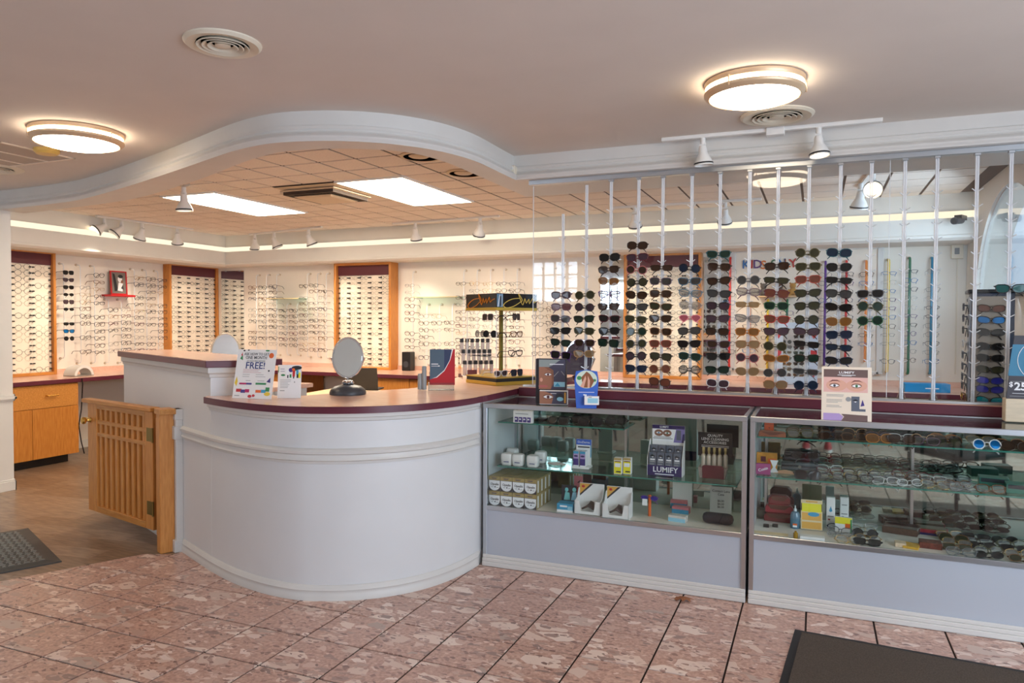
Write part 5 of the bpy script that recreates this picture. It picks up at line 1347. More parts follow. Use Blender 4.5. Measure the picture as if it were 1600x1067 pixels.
# ------------------------------------------------------------------ things on the reception counter
CT = 1.0505
def stand(name, label, cat, loc, rz, w, h, art, tilt=-.16, m=None, th=.003, back=True, group=None):
    t = thing(name, label, cat, loc, rz, group, tilt)
    MB().box((-w/2, -th, 0), (w/2, 0, h)).build('sheet', m or PAPER, t)
    if back: MB().add([(-w*.25, 0, .01), (w*.25, 0, .01), (0, h*.33, -h*.33*math.tan(tilt)+.002), (0, 0, h*.7)], [(0, 1, 2), (0, 2, 3), (1, 3, 2)]).build('easel_back', ACRYE, t)
    if art: prints(t, -th, art)['kind'] = 'stuff'
    return t
def rzof(a, b): return math.atan2(b[1]-a[1], b[0]-a[0])
a, b_ = P(363, 622, z=CT), P(424, 624, z=CT)
w_ = (b_-a).length
art = [(ORNG, ell(w_*.38, .255, .016, .016, 14)), (mat('print_lemon', (240, 204, 60), .5), [(-w_/2+.004, .09), (-w_/2+.014, .13), (-w_/2+.024, .1), (-w_/2+.018, .07)]), (mat('print_lemon', (240, 204, 60), .5), ell(w_*.38, .03, .02, .012)), (GREENP, [(-w_*.42, .235), (-w_*.34, .225), (-w_*.36, .26)]), (REDP, [(-w_*.4, .255), (-w_*.37, .275), (-w_*.36, .25)]), (INK, ell(-w_*.33, .283, .007, .005)), (INK, ell(-w_*.22, .286, .006, .004)), (GREENP, ell(w_*.27, .284, .014, .005)), (PURP, [(w_*.33, .1), (w_*.43, .095), (w_*.42, .125)]), (INK, ell(w_*.36, .165, .006, .005)),
       (mat('print_magenta', (186, 30, 96), .5), (-w_*.36, .082, -w_*.1, .092)), (PURP, (-w_*.18, .082, -w_*.04, .092)), (GREENP, (w_*.06, .083, w_*.33, .094)), (REDP, (-w_*.42, .038, -w_*.28, .056)), (PURP, (-w_*.3, .033, -w_*.18, .052)), (mat('print_magenta', (186, 30, 96), .5), (-w_*.19, .036, -w_*.08, .055)), (ORNG, (w_*.08, .036, w_*.22, .052)), (LBLUE, (w_*.22, .036, w_*.34, .054)), (GREENP, (w_*.33, .044, w_*.43, .068)), (REDP, ell(-.014, .014, .013, .009)), (REDP, ell(.01, .018, .010, .008, 9)), (INKG, (-w_*.45, .014, -w_*.32, .018)), (INKG, (-w_*.2, .104, -w_*.08, .1065)), (INKG, (w_*.1, .104, w_*.28, .1065))]
art += lines(-w_*.3, w_*.32, .17, 3, .009, mat('print_rose_line', (206, 150, 150), .5))+lines(-w_*.3, -w_*.02, .14, 2, .012)+lines(w_*.04, w_*.3, .14, 2, .012)
t = stand('counter_sign', 'large white card sign lettered FREE! with fruit prints on the curved counter', 'sign', tuple(a.lerp(b_, .5)), rzof(a, b_), w_, .29, art, -.22)
NAVY = mat('print_navy', (40, 56, 120), .5)
SLN = mat('print_thin_grey', (96, 98, 104), .5)
for s_, zz, sz, bo, mm in (('ASK HOW TO GET', .262, .0225, 0, SLN), ('ONE MONTH', .241, .027, .002, SLN), ('OF YOUR PRESCRIPTION', .221, .0125, 0, INKG), ('FREE!', .193, .056, .006, NAVY)):
    lettering(s_, sz, mm, t, (.0, -.0038, zz), bold=bo, sx=.86 if zz > .2 else 1)
a, b_ = P(433.5, 622, z=CT), P(470, 622, z=CT)
w_ = (b_-a).length
art = [(GREENP, ell(w_*.2, .17, .02, .012)), (INK, ell(w_*.3, .178, .03, .012)), (PURP, ell(w_*.05, .165, .013, .013)), (REDP, [(w_*.13, .125), (w_*.22, .125), (w_*.24, .165), (w_*.12, .165)]), (ORNG, ell(w_*.16, .168, .009, .008)), (INK, (w_*.15, .115, w_*.2, .126)), (INKW, (-w_*.14, .14, -w_*.04, .165)), (INK, (-w_*.1, .118, -w_*.05, .135)), (LBLUE, (w_*.28, .138, w_*.38, .165)), (INK, (w_*.3, .118, w_*.4, .14)), (YELL, (w_*.38, .118, w_*.47, .15)), (GREENP, (w_*.0, .12, w_*.08, .14)), (GREENP, (-w_*.49, .15, -w_*.46, .185)), (GREENP, ell(-w_*.28, .135, .013, .006)),
       (INKG, (w_*.2, .09, w_*.24, .098)), (INKG, (-w_*.4, .042, -w_*.2, .046))]+lines(-w_*.4, w_*.1, .105, 6, .009)+lines(-w_*.4, -w_*.12, .17, 2, .014, PURP)
stand('counter_sign', 'smaller white card sign with a group photo right of the FREE! sign', 'sign', tuple(a.lerp(b_, .5)), rzof(a, b_), w_, .195, art, -.12)
def oval_mirror(label, loc, rz, a_, b__, stem, base='dome', tilt=-.08, frame=CHROME, name='table_mirror'):
    t = thing(name, label, 'mirror', loc, rz)
    if base == 'dome':
        MB().lathe([(.11, 0), (.112, .012), (.105, .03), (.08, .05), (.04, .06), (.01, .062)], 28).build('base', mat('charcoal_base', (66, 66, 70), .4), t, smooth=True)
        for k in range(5):
            aa = 2*PI*k/5
            MB().lathe([(.004, 0), (.016, .006), (.018, .014), (.01, .024), (.003, .027)], 10, c=(.022*math.cos(aa), .022*math.sin(aa), .06)).build('chrome_knob', CHROME, t, smooth=True)
        z0 = .075
    else:
        MB().lathe([(.09, 0), (.09, .008), (.03, .016), (.012, .02)], 24).build('base', frame, t, smooth=True)
        z0 = .02
    MB().cyl((0, .012, z0-.01), (0, .012, z0+stem+.01), .006, 8).build('stem', frame, t, smooth=True)
    M = Matrix.Rotation(tilt, 3, 'X')
    zc = z0+stem+b__
    def q(u, y, v): p = M @ Vector((u, y, v)); return (p.x, p.y, p.z+zc)
    MB().tube([q(a_*math.cos(x), 0, b__*math.sin(x)) for x in [2*PI*k/36 for k in range(36)]], .0065, 6, closed=True).build('frame', frame, t, smooth=True)
    n = 36
    vs = [q(a_*math.cos(2*PI*k/n), -.002, b__*math.sin(2*PI*k/n)) for k in range(n)]+[q(a_*math.cos(2*PI*k/n), .003, b__*math.sin(2*PI*k/n)) for k in range(n)]
    MB().add(vs, [tuple(range(n)), tuple(reversed(range(n, 2*n)))]).build('mirror_glass', MIRR, t)
    for s in (-1, 1): MB().tube([q(s*(a_+.002), 0, 0), q(s*(a_+.014), 0, 0), (s*a_*.75, .012, z0+stem-.002+b__*.35), (0, .012, z0+stem)], .004, 6).build('yoke', frame, t, smooth=True)
    return t
q = P(536, 617, z=CT)
oval_mirror('oval chrome table mirror on a charcoal domed base on the curved counter', (q.x, q.y+.05, CT), .42, .092, .122, .03, 'dome', -.1)
# brochure holder with tubes
q = P(684, 610, z=CT)
t = thing('brochure_holder', 'clear acrylic holder with a grey blue and red brochure on the curved counter', 'holder', (q.x, q.y+.05, CT), .45)
b = MB()
b.box((-.085, -.045, 0), (.085, -.042, .05)); b.box((-.085, .03, 0), (.085, .033, .12)); b.box((-.085, -.045, 0), (.085, .033, .003))
for s in (-.085, .082): b.box((s, -.045, 0), (s+.003, .033, .05))
b.build('acrylic_body', ACRY, t)
MB().box((-.075, -.03, .035), (.09, -.027, .27)).build('brochure', mat('brochure_slate', (82, 104, 122), .4), t)
MB().box((.086, -.027, .04), (.089, .02, .27)).build('brochure_side', mat('brochure_red', (188, 32, 44), .4), t)
RD = mat('brochure_red', (188, 32, 44), .4)
prints(t, -.03, [(mat('brochure_navy', (52, 66, 100), .4), (.02, .05, .09, .27)), (RD, [(-.075, .035), (.09, .035), (.09, .27), (.07, .265), (.055, .2), (.02, .13), (-.03, .085), (-.075, .07)]), (INKW, [(.078, .27), (.07, .27), (.056, .2), (.02, .134), (-.032, .088), (-.06, .078), (-.028, .084), (.022, .128), (.06, .2)]), (INKW, (-.065, .17, -.02, .176)), (INKW, (-.065, .158, -.015, .161)), (INKW, (-.02, .157, -.01, .164))])
for k in range(2):
    MB().lathe([(.016, .004), (.016, .15-.05*k), (.012, .16-.05*k)], 14, c=(-.112-.028*k, -.02+.01*k, 0)).build('tube', mat('tube_grey', (150, 152, 152), .3), t, smooth=True)
# tiered stand of spray bottles
q = P(737, 592, z=CT)
t = thing('tiered_bottle_stand', 'clear stepped acrylic stand of dark capped spray bottles left of the black header tower', 'display stand', (q.x-.02, q.y+.12, CT), .62)
CAP = mat('cap_dark', (44, 44, 48), .35)
BOT = mat('bottle_frosted', (214, 208, 212), .15, coat=.4)
BOT.node_tree.nodes['Principled BSDF'].inputs['Alpha'].default_value = .55
for r in range(3):
    z = .03+.085*r; y = -.1+.075*r
    MB().box((-.13, y-.03, z-.004), (.13, y+.04, z)).build('tier', ACRYE, t)
    for s in (-.13, .128): MB().box((s, y-.03, 0), (s+.002, y+.04, z)).build('tier_side', ACRY, t)
    for k in range(6):
        x = -.108+.043*k
        bt = MB().lathe([(.015, z), (.016, z+.004), (.016, z+.075), (.01, z+.09)], 10, c=(x, y, 0)).build('spray_bottle', BOT, t, smooth=True)
        MB().lathe([(.0155, z+.086), (.0155, z+.114), (.011, z+.118)], 10, c=(x, y, 0)).build('cap', CAP, bt, smooth=True)
for k, c in enumerate(((120, 60, 66), (226, 206, 160))):
    MB().box((-.1+.11*k, -.15, .004), (-.02+.11*k, -.146, .075)).build('label_card', mat('label_card_%d' % c[0], c, .5), t)
# black header tower with gold script
F_ = P(775, 603, z=CT); dL, dR = P(728, 588, z=CT)-CAM, P(838, 595, z=CT)-CAM
F2 = Vector((F_.x, F_.y)); best = None
for i in range(60):
    Lp = Vector((dL.x, dL.y))*(.9+.01*i)/1
    l = (Lp-F2)
    Rr = None
    n_ = Vector((l.y, -l.x))           # square-on direction to the right
    den = dR.x*n_.y-dR.y*n_.x
    if abs(den) < 1e-6: continue
    s_ = (F2.x*n_.y-F2.y*n_.x)/den
    R2_ = Vector((dR.x, dR.y))*s_
    e = abs((R2_-F2).length-l.length)
    if l.length < .2 or l.length > .8: continue
    if best is None or e < best[0]: best = (e, l.length, math.atan2(R2_.y-F2.y, R2_.x-F2.x), (R2_-F2).length)
tw, ta, td = min(best[1], .62), best[2], min(best[3], .55)
t = thing('eyewear_tower', 'square counter tower with black header, gold script and open shelves of sunglasses', 'display tower', (F_.x, F_.y, CT), ta)
W, D = td, tw        # local x along the right face, local y along the left face
GOLD = mat('gold_band', (206, 172, 70), .3, .5)
MB().box((0, 0, .0), (W, D, .025)).build('base_band', GOLD, t, bevel=.002)
MB().box((.004, .004, .025), (W-.004, D-.004, .05)).build('base', BLACK, t)
MB().box((.0, .0, .05), (W, D, .058)).build('base_top', GOLD, t)
HZ0, HZ1 = .555, .655
MB().box((0, 0, HZ0), (W, D, HZ1)).build('header', mat('header_black', (20, 16, 16), .12, coat=.3), t)
MB().box((-.002, -.002, HZ0-.02), (W+.002, D+.002, HZ0)).build('header_band', GOLD, t)
MB().box((W*.47, D*.47, .058), (W*.53, D*.53, HZ0-.02)).build('mast', mat('mast_olive', (150, 134, 60), .3, .4), t)
SCR = mat('script_gold', (240, 208, 96), .3, .2)
SCRO = mat('script_orange', (226, 138, 40), .3, .2)
def script(M, m, s=1):
    "a flowing handwritten word drawn as one brush stroke"
    def flow(pts):
        pts = [Vector((u*s*1.15, 0, v*s)) for u, v in pts]
        out = []
        for i in range(len(pts)-1):
            a, b, c, d = pts[max(i-1, 0)], pts[i], pts[i+1], pts[min(i+2, len(pts)-1)]
            for j in range(3):
                tt = j/3
                out.append(M @ (.5*((2*b)+(c-a)*tt+(2*a-5*b+4*c-d)*tt*tt+(3*b-a-3*c+d)*tt**3)))
        return out+[M @ pts[-1]]
    b = MB().tube(flow([(-.01, .018), (-.07, .012), (-.12, -.012), (-.14, -.036), (-.115, -.052), (-.06, -.04), (-.012, -.012), (.008, .006), (-.022, .05), (-.008, .012), (.012, -.03), (.03, .018), (.04, -.016), (.062, .014), (.066, -.02), (.096, .024), (.102, -.012), (.122, .0), (.15, .01)]), .0032, 4)
    return b.build('script_lettering', m, t)
sc_ = min(W*.9/.32, 1.0)
script(Matrix.Translation((W*.6, -.003, (HZ0+HZ1)/2)), SCR, sc_)
script(Matrix.Translation((-.003, D*.5, (HZ0+HZ1)/2)) @ Matrix.Rotation(-PI/2, 4, 'Z'), SCRO, sc_)
prints(t, -.0002, [(mat('print_steel', (96, 132, 158), .4), (.005, HZ0+.004, W*.16, HZ1-.004)), (INKW, [(W*.03, HZ0+.004), (W*.05, HZ0+.004), (W*.09, HZ1-.01), (W*.075, HZ1-.01)]), (INK, (W*.085, HZ0+.01, W*.12, HZ1-.02)), (INKW, (W*.13, HZ0+.004, W*.138, HZ1-.004))])
for z in (.2, .34, .465):
    MB().box((.01, .01, z), (W-.01, D-.01, z+.004)).build('glass_shelf', ACRY, t)
for x, y in ((.004, .004), (W-.008, .004), (.004, D-.008), (W-.008, D-.008)): MB().box((x, y, .058), (x+.004, y+.004, HZ0-.02)).build('corner_post', ACRYE, t)
M0 = Matrix.Translation((F_.x, F_.y, CT)) @ Matrix.Rotation(ta, 4, 'Z')
for lab, lx, ly, lz, rr_, kd, fc, lc in (('taupe boxy sunglasses on the upper shelf of the gold script tower, left side', .06, D*.5, .487, -PI/2, 'square', 'mauve', 'brown'), ('dark boxy sunglasses on the upper shelf of the gold script tower, right side', W*.62, .06, .49, .5, 'square', 'black', 'mauve'), ('black round sunglasses on the middle shelf of the gold script tower, left side', .06, D*.42, .365, -PI/2+.3, 'round', 'black', 'dark'), ('clear round glasses on the middle shelf of the gold script tower, far left', .06, D*.75, .365, -PI/2, 'round', 'grey', 'pale'), ('thin black half rim glasses on the lowest shelf of the gold script tower', W*.6, .06, .226, 0, 'cat', 'black', 'demo'), ('tortoise glasses on the middle shelf of the gold script tower, right side', W*.65, .07, .364, .2, 'cat', 'tortoise', 'demo'), ('navy boxy sunglasses lying on the base of the gold script tower', W*.66, .07, .082, .2, 'square', 'navy', 'blue'), ('white sunglasses lying on the base of the gold script tower', W*.28, .08, .08, .1, 'cat', 'white', 'mauve')):
    p = M0 @ Vector((lx, ly, lz))
    eyewear('sunglasses', lab, p, ta+rr_, kd, fmat(fc), lmat(lc), .0032, 'open', group='eyewear in the gold script tower', tilt=-.05)
# laptop on the staff desk
q = P(569, 609, z=.79)
t = thing('laptop', 'charcoal laptop standing open on the staff desk, back to the lobby', 'laptop', (q.x+.02, q.y-.05, .7905), .30)
MB().box((-.16, -.23, 0), (.16, 0, .016)).build('keyboard_base', DARK, t, bevel=.003)
t.rotation_euler[2] = .30+PI
LAP = mat('laptop_lid', (44, 43, 45), .5)
o = MB().box((-.16, 0, .0), (.16, .008, .225)).build('screen', LAP, t, bevel=.003, loc=(0, 0, .014), rot=(-.18, 0, 0))
# ------------------------------------------------------------------ signs on the glass case tops
GT = 1.0035
a, b_ = P(841, 631.5, z=GT), P(881, 631.5, z=GT)
x = a.lerp(b_, .5)
t = thing('brochure_box', 'black counter box with a close portrait and a lower pocket of cards', 'brochure box', (x.x, x.y+.02, GT), .2)
w_ = .165
MB().box((-w_/2-.02, 0, 0), (w_/2, .06, .275)).build('box_body', mat('box_black', (40, 40, 48), .4), t, bevel=.002)
MB().box((-w_/2+.01, -.035, 0), (w_/2+.015, 0, .085)).build('card_pocket', PAPER, t)
SKM = mat('print_skin_mid', (168, 116, 92), .6)
MAUV = mat('print_mauve', (74, 72, 92), .5)
def face_art(cx, z0, z1, w):
    h = z1-z0
    return [(SKM, [(cx, z0), (cx+w*.5, z0), (cx+w*.55, z0+h*.4), (cx+w*.5, z0+h*.8), (cx+w*.2, z1), (cx, z1)]), (SKIND, [(cx+w*.5, z0), (cx+w*.62, z0+h*.3), (cx+w*.6, z0+h*.85), (cx+w*.4, z1), (cx+w*.2, z1), (cx+w*.5, z0+h*.8), (cx+w*.54, z0+h*.4)]), (mat('print_lip', (190, 106, 104), .5), ell(cx+w*.18, z0+h*.13, w*.2, h*.055, 12)), (SKIN, ell(cx+w*.1, z0+h*.42, w*.06, h*.09)), (SKIND, [(cx+w*.22, z0+h*.82), (cx+w*.4, z0+h*.86), (cx+w*.56, z0+h*.8), (cx+w*.4, z0+h*.9)])]+eye_art(cx+w*.38, z0+h*.66, w*.3, SKIND, MAR)
art = [(MAUV, (-w_/2, .09, w_/2-.003, .272)), (mat('print_fog', (150, 160, 158), .6), [(-w_/2, .2), (0, .235), (w_*.3, .27), (-w_/2, .27)])]+face_art(-w_/2, .09, .225, w_*.9)+[(mat('print_sky', (150, 205, 226), .5), (w_*.06, .105, w_*.47, .135)), (LBLUE, [(w_*.08, .108), (w_*.3, .108), (w_*.2, .13)]), (INKW, (-w_*.1, .24, w_*.42, .2445)), (INKG, [(w_*.05, .17), (w_*.22, .2), (w_*.24, .198), (w_*.07, .166)]), (INKG, [(w_*.32, .2), (w_*.44, .175), (w_*.46, .178), (w_*.34, .202)])]
prints(t, 0, art)
p2 = -w_/2+.012
prints(t, -.035, [(MAUV, (p2, .003, w_/2+.012, .08))]+[(m, [(u+.01, v) for u, v in (pp if not (isinstance(pp, tuple) and len(pp) == 4 and not isinstance(pp[0], tuple)) else [(pp[0], pp[1]), (pp[2], pp[1]), (pp[2], pp[3]), (pp[0], pp[3])])]) for m, pp in face_art(-w_/2, .004, .08, w_*.9)[:1]]+eye_art(-.02, .045, .06, SKIND, MAR)+[(DARK, ell(.052, .045, .028, .024)), (mat('print_sky', (150, 205, 226), .5), ell(.053, .034, .02, .013)), (mat('print_amber', (226, 170, 78), .5), (.078, .01, .088, .075)), (INKW, (-.005, .066, .03, .069))], 'card_artwork')
q = P(908, 640, z=GT)
t = thing('leaflet_holder', 'blue leaflet holder with a round food photo and white cards in front', 'leaflet holder', (q.x+.01, q.y+.07, GT), .3, None, -.14)
MB().prism([(-.058, 0), (.058, 0), (.07, .16), (.062, .215), (.0, .225), (-.062, .215), (-.07, .16)], -.003, .003, axis='y').build('leaflet', RBLUE, t)
circ = ell(0, .168, .062, .052, 24)
prints(t, -.003, [(mat('print_mint', (206, 222, 206), .5), circ), (GREENP, ell(-.042, .176, .014, .012)), (GREENP, ell(.046, .163, .01, .008)), (mat('print_brown', (140, 84, 50), .5), [(-.02, .12), (.025, .12), (.045, .16), (.02, .2), (.0, .214), (-.03, .18)]), (SKIN, [(-.036, .125), (-.016, .118), (-.002, .17), (-.006, .19), (-.02, .16)]), (SKIN, [(.006, .12), (.018, .12), (.02, .16), (.008, .19)]), (INKW, (-.045, .092, .045, .0945)), (INKW, [(-.018, .076), (.0, .07), (.002, .08), (-.018, .082)]), (INKG, (.006, .074, .03, .0765))])
MB().box((-.012, -.035, .02), (.072, -.005, .07)).build('card_stack', PAPER, t, bevel=.001)
prints(t, -.035, [(mat('print_sky', (150, 205, 226), .5), (.006, .03, .066, .058)), (INK, (.012, .062, .03, .0645))], 'card_artwork')
t = oval_mirror('oval table mirror with a mauve arched card, standing behind the blue leaflet holder', (P(905, 600, y=4.80).x, 4.80, 1.0635), -.1, .1, .125, .05, 'plain', -.06, name='table_mirror')
MB().prism([(-.088, .08)]+[(.088*math.cos(x), .205+.1*math.sin(x)) for x in [PI-PI*k/16 for k in range(17)]]+[(.088, .08)], -.016, -.013, axis='y').build('arched_card', mat('mauve_card', (88, 74, 90), .5), t)
prints(t, -.016, [(INKG, (-.04, .16, .03, .1615)), (INKG, (-.04, .15, .02, .1515)), (INKG, (-.05, .12, .0, .1215))])
a, b_ = P(1288, 657, z=GT), P(1357, 659, z=GT)
w_ = .235
art = [(mat('print_taupe', (108, 84, 80), .5), (-w_*.46, .222, w_*.42, .262)), (mat('print_blush', (228, 180, 170), .6), (-w_*.46, .145, w_*.42, .222)), (SKIN, ell(-w_*.2, .18, .05, .03)), (SKIN, ell(w_*.2, .18, .05, .03))]
for cx in (-w_*.24, w_*.2): art += eye_art(cx, .178, .044, SKIND, GREENP if cx > 0 else GREY, MAR)
art += [(GREY, (w_*.1, .05, w_*.26, .125)), (INK, [(w_*.12, .105), (w_*.18, .112), (w_*.24, .105), (w_*.18, .098)]), (INKW, [(w_*.15, .1), (w_*.21, .1), (w_*.18, .094)]), (PURP, [(w_*.28, .075), (w_*.36, .08), (w_*.32, .11)]), (GREY, (w_*.26, .05, w_*.38, .062)), (INKG, ell(w_*.04, .11, .013, .012)), (mat('print_lilac', (176, 150, 200), .5), [(-w_*.46, .0), (-w_*.1, .0), (-w_*.06, .02), (-w_*.14, .036), (-w_*.46, .036)]), (mat('print_taupe', (108, 84, 80), .5), [(-w_*.1, .034), (w_*.42, .03), (w_*.42, .0), (-w_*.1, .0), (-w_*.04, .02)]), (INKW, (-w_*.18, .232, w_*.18, .2345)), (INKW, (-w_*.1, .228, w_*.1, .23))]
art += lines(-w_*.4, -w_*.04, .13, 2, .007)+lines(-w_*.4, -w_*.06, .105, 3, .007)+lines(-w_*.4, -w_*.04, .075, 2, .007)
t = stand('counter_sign', 'cream sign with two large eyes lettered LUMIFY on the right glass case', 'sign', (a.lerp(b_, .5).x, a.lerp(b_, .5).y+.02, GT), .03, w_, .275, art, -.1, mat('sign_cream', (236, 220, 200), .6))
lettering('LUMIFY', .017, INKW, t, (0, -.0036, .246), bold=.012, sx=1.3)
q = P(1573, 660, z=GT)
t = thing('price_stand', 'slate and blue price sign reading $25 on a pale wooden block', 'sign', (q.x+.16, q.y+.06, GT), -.02)
MB().box((-.16, -.03, 0), (.16, .05, .118)).build('wooden_block', mat('pale_wood', (220, 202, 174), .5, var=.12, scale=4, stretch=(2, 10, 16)), t, bevel=.003)
MB().prism([(-.155, .118), (.155, .118), (.16, .44), (-.125, .44)], -.02, -.012, axis='y').build('board', mat('slate_board', (62, 60, 68), .4), t)
prints(t, -.02, [(mat('print_teal_blue', (58, 128, 162), .4), [(-.15, .235), (.155, .235), (.155, .395), (-.132, .395)]), (INKW, (-.13, .165-.02, .1, .147)), (INKG, (-.14, .205, -.08, .2075)), (INKG, (-.14, .13, .0, .1325))])
b = MB().tube([(.02+.13*math.cos(x), -.0215, .315+.115*math.sin(x)) for x in [PI*.72+PI*.56*k/24 for k in range(25)]], .0018, 4)
b.build('printed_ring', INKW, t)
lettering('$', .034, INKW, t, (-.136, -.0215, .19), bold=.02); lettering('25', .055, INKW, t, (-.095, -.0215, .18), bold=.03)
# ------------------------------------------------------------------ sunglasses tower by the arched window
t = thing('sunglasses_tower', 'black square sunglasses tower standing behind the last acrylic rods', 'display tower', (.94, 5.04, 0), -.1)
MB().box((-.11, -.11, 0), (.12, .11, .04)).build('base', BLACK, t, bevel=.004)
MB().box((-.10, -.10, .04), (.11, .10, 1.68)).build('column', mat('tower_blue_black', (40, 52, 74), .4), t, bevel=.003)
MB().box((-.085, -.106, .95), (.07, -.1, 1.66)).build('front_board', mat('tower_board', (150, 138, 124), .5), t)
MB().box((-.106, -.09, .95), (-.1, .09, 1.66)).build('side_board', mat('tower_board_pale', (178, 190, 210), .4), t)
MB().box((-.12, -.12, 1.68), (.13, .12, 1.70)).build('cap', BLACK, t, bevel=.003)
Mt = Matrix.Translation((.94, 5.04, 0)) @ Matrix.Rotation(-.1, 4, 'Z')
FR = [('dark brown', 'copper'), ('black', 'mirror blue'), ('black', 'grey'), ('black', 'dark'), ('black', 'dark'), ('black', 'olive'), ('navy', 'mirror purple'), ('navy', 'mirror purple'), ('black', 'mirror teal')]
for k, (fc, lc) in enumerate(FR):
    z = P(1545, (482, 500, 519, 541, 559, 577, 594, 608, 625)[k], y=4.93).z
    p = Mt @ Vector((-.005, -.135, z))
    eyewear('sunglasses', '%s wraparound sunglasses with %s lenses, %s down on the tower front' % (fc, lc.replace('mirror ', 'mirrored '), ORD[k+1]), p, -.1, 'sport', fmat(fc), lmat(lc), .003, 'fold', roll=.04, group='sunglasses on the tower front')
    if k < 9:
        p = Mt @ Vector((-.135, 0, z+.012))
        eyewear('sunglasses', '%s square sunglasses, %s down on the narrow left face of the tower' % (('navy', 'navy', 'black', 'white', 'navy', 'navy', 'navy', 'black', 'gold')[k], ORD[k+1]), p, -.1-PI/2, 'way', fmat(('navy', 'navy', 'black', 'white', 'navy', 'navy', 'navy', 'black', 'gold')[k]), lmat('blue'), .003, 'fold', group='sunglasses on the tower side')
# ------------------------------------------------------------------ on the walls and wall worktops
for k, (x0, x1, lab) in enumerate(((-7.83, -7.42, 'tall frameless wall mirror in the far back corner beside the oak panel'), (-2.26, -1.985, 'tall wall mirror left of the oak panel behind the glass partition'), (-1.12, -.83, 'tall wall mirror right of the oak panel behind the glass partition'))):
    t = thing('wall_mirror', lab, 'mirror', ((x0+x1)/2, ROOMB, .95), 0, 'wall mirrors')
    h = (x1-x0)/2
    MB().box((-h, -.012, 0), (h, 0, 1.26)).build('mirror_glass', MIRR, t)
    for s in (-1, 1): MB().cbox((s*h*.6, -.008, 1.26), (.03, .02, .012)).build('clip', SILV, t)
for k, (x0, x1, lab) in enumerate(((-6.86, -6.33, 'short glass wall shelf among the eyeglass rods left of the oak panel'), (-4.6, -3.98, 'short glass wall shelf among the eyeglass rods right of the oak panel'))):
    t = thing('wall_shelf', lab, 'shelf', ((x0+x1)/2, ROOMB, 1.80), 0, 'glass wall shelves')
    h = (x1-x0)/2
    MB().box((-h, -.2, 0), (h, 0, .01)).build('shelf', SHELFG, t)
    MB().box((-h, -.203, 0), (h, -.2, .01)).build('front_edge', mat('shelf_edge_warm', (226, 202, 150), .3), t)
    for s in (-1, 1): MB().tube([(s*h*.9, 0, -.005), (s*h*.9, -.15, -.005)], .005, 6).build('bracket', SILV, t)
x = LX
c = P(187, 462, x=LX+.1)
t = tag(MB().box((LX, c.y-.17, c.z-.012), (LX+.17, c.y+.17, c.z+.012)).build('red_shelf', mat('shelf_red', (196, 30, 36), .4), bevel=.003), 'small red shelf on the left wall under the red picture frame', 'shelf')
t = thing('picture_frame', 'red framed black and white photo on the small red shelf', 'picture frame', (LX+.09, c.y, c.z+.0125), PI/2, None, -.06)
fr = mat('shelf_red', (196, 30, 36), .4)
for x0, x1, z0, z1 in ((-.115, -.1, 0, .29), (.1, .115, 0, .29), (-.1, .1, 0, .015), (-.1, .1, .275, .29)): MB().box((x0, -.012, z0), (x1, .006, z1)).build('frame_bar', fr, t, bevel=.002)
MB().box((-.1, -.003, .015), (.1, 0, .275)).build('photo', mat('photo_grey', (126, 120, 114), .4), t)
prints(t, -.003, [(INK, [(-.06, .04), (-.01, .05), (-.03, .15), (-.05, .25), (-.08, .26)]), (INKW, ell(.02, .19, .03, .04)), (INK, ell(.03, .225, .035, .022)), (INKW, [(-.02, .05), (.05, .04), (.06, .14), (.0, .15)]), (SKIND, ell(.05, .16, .018, .02)), (INK, [(.03, .08), (.07, .06), (.06, .13)])])
q = P(131, 587, z=.894)
t = thing('frame_warmer', 'white arch shaped frame warmer lamp on the left worktop', 'warmer', (q.x-.08, q.y, .894), PI/2+.1)
arc = [(.125*math.cos(x), .115*math.sin(x)) for x in [PI*k/14 for k in range(15)]]
arc2 = [(.095*math.cos(x), .085*math.sin(x)) for x in [PI-PI*k/14 for k in range(15)]]
MB().prism(arc+arc2, -.08, .08, axis='y').build('hood', WPLAS, t, smooth=True)
MB().box((-.125, -.08, 0), (.125, .08, .006)).build('base_plate', mat('warmer_grey', (150, 146, 138), .4), t)
cp_ = [P(128, 591, x=-7.232), P(129, 600, x=-7.225), P(127, 640, x=-7.4), P(123, 665, x=-7.5), P(127, 690, x=-7.55)]
tag(MB().tube([tuple(p) for p in cp_]+[(cp_[-1].x-.02, cp_[-1].y+.05, .01)], .006, 5).build('power_cord', BLACK, smooth=True), 'thin black cord hanging from the left worktop edge to the floor', 'cord')
q = P(638, 573, y=7.95)
t = thing('speaker', 'small black box speaker on the back worktop right of the oak panel', 'speaker', (q.x, 7.95, .894), 0)
MB().box((-.06, -.06, 0), (.06, .06, .235)).build('cabinet', BLACK, t, bevel=.006)
MB().lathe([(.04, 0), (.038, -.004), (.01, -.006)], 20, M=Matrix.Rotation(-PI/2, 3, 'X'), c=(0, -.0605, .08)).build('driver', DARK, t, smooth=True)
q0 = P(1447, 617, y=7.45)
pbox('blue_box', 'flat bright blue box on the back worktop under the kids rods', 'box', (q0.x, 7.5, .894), .1, .36, .16, .075, mat('box_sky_blue', (36, 150, 214), .45), [(INKW, (.45, .4, .75, .52))])
q = P(1495, 388, y=ROOMB)
t = thing('door_chime', 'small cream chime box high on the back wall beside the right corner', 'chime', (q.x, ROOMB, q.z), 0)
MB().box((-.05, -.05, -.1), (.05, 0, .1)).build('housing', CREAM, t, bevel=.004)
MB().box((-.025, -.053, -.06), (.015, -.05, .0)).build('grille', mat('chime_grey', (130, 132, 134), .5), t)
MB().box((.0, -.012, -1.2), (.012, 0, -.1)).build('conduit', CREAM, t)
q = P(1508, 312, z=2.4)
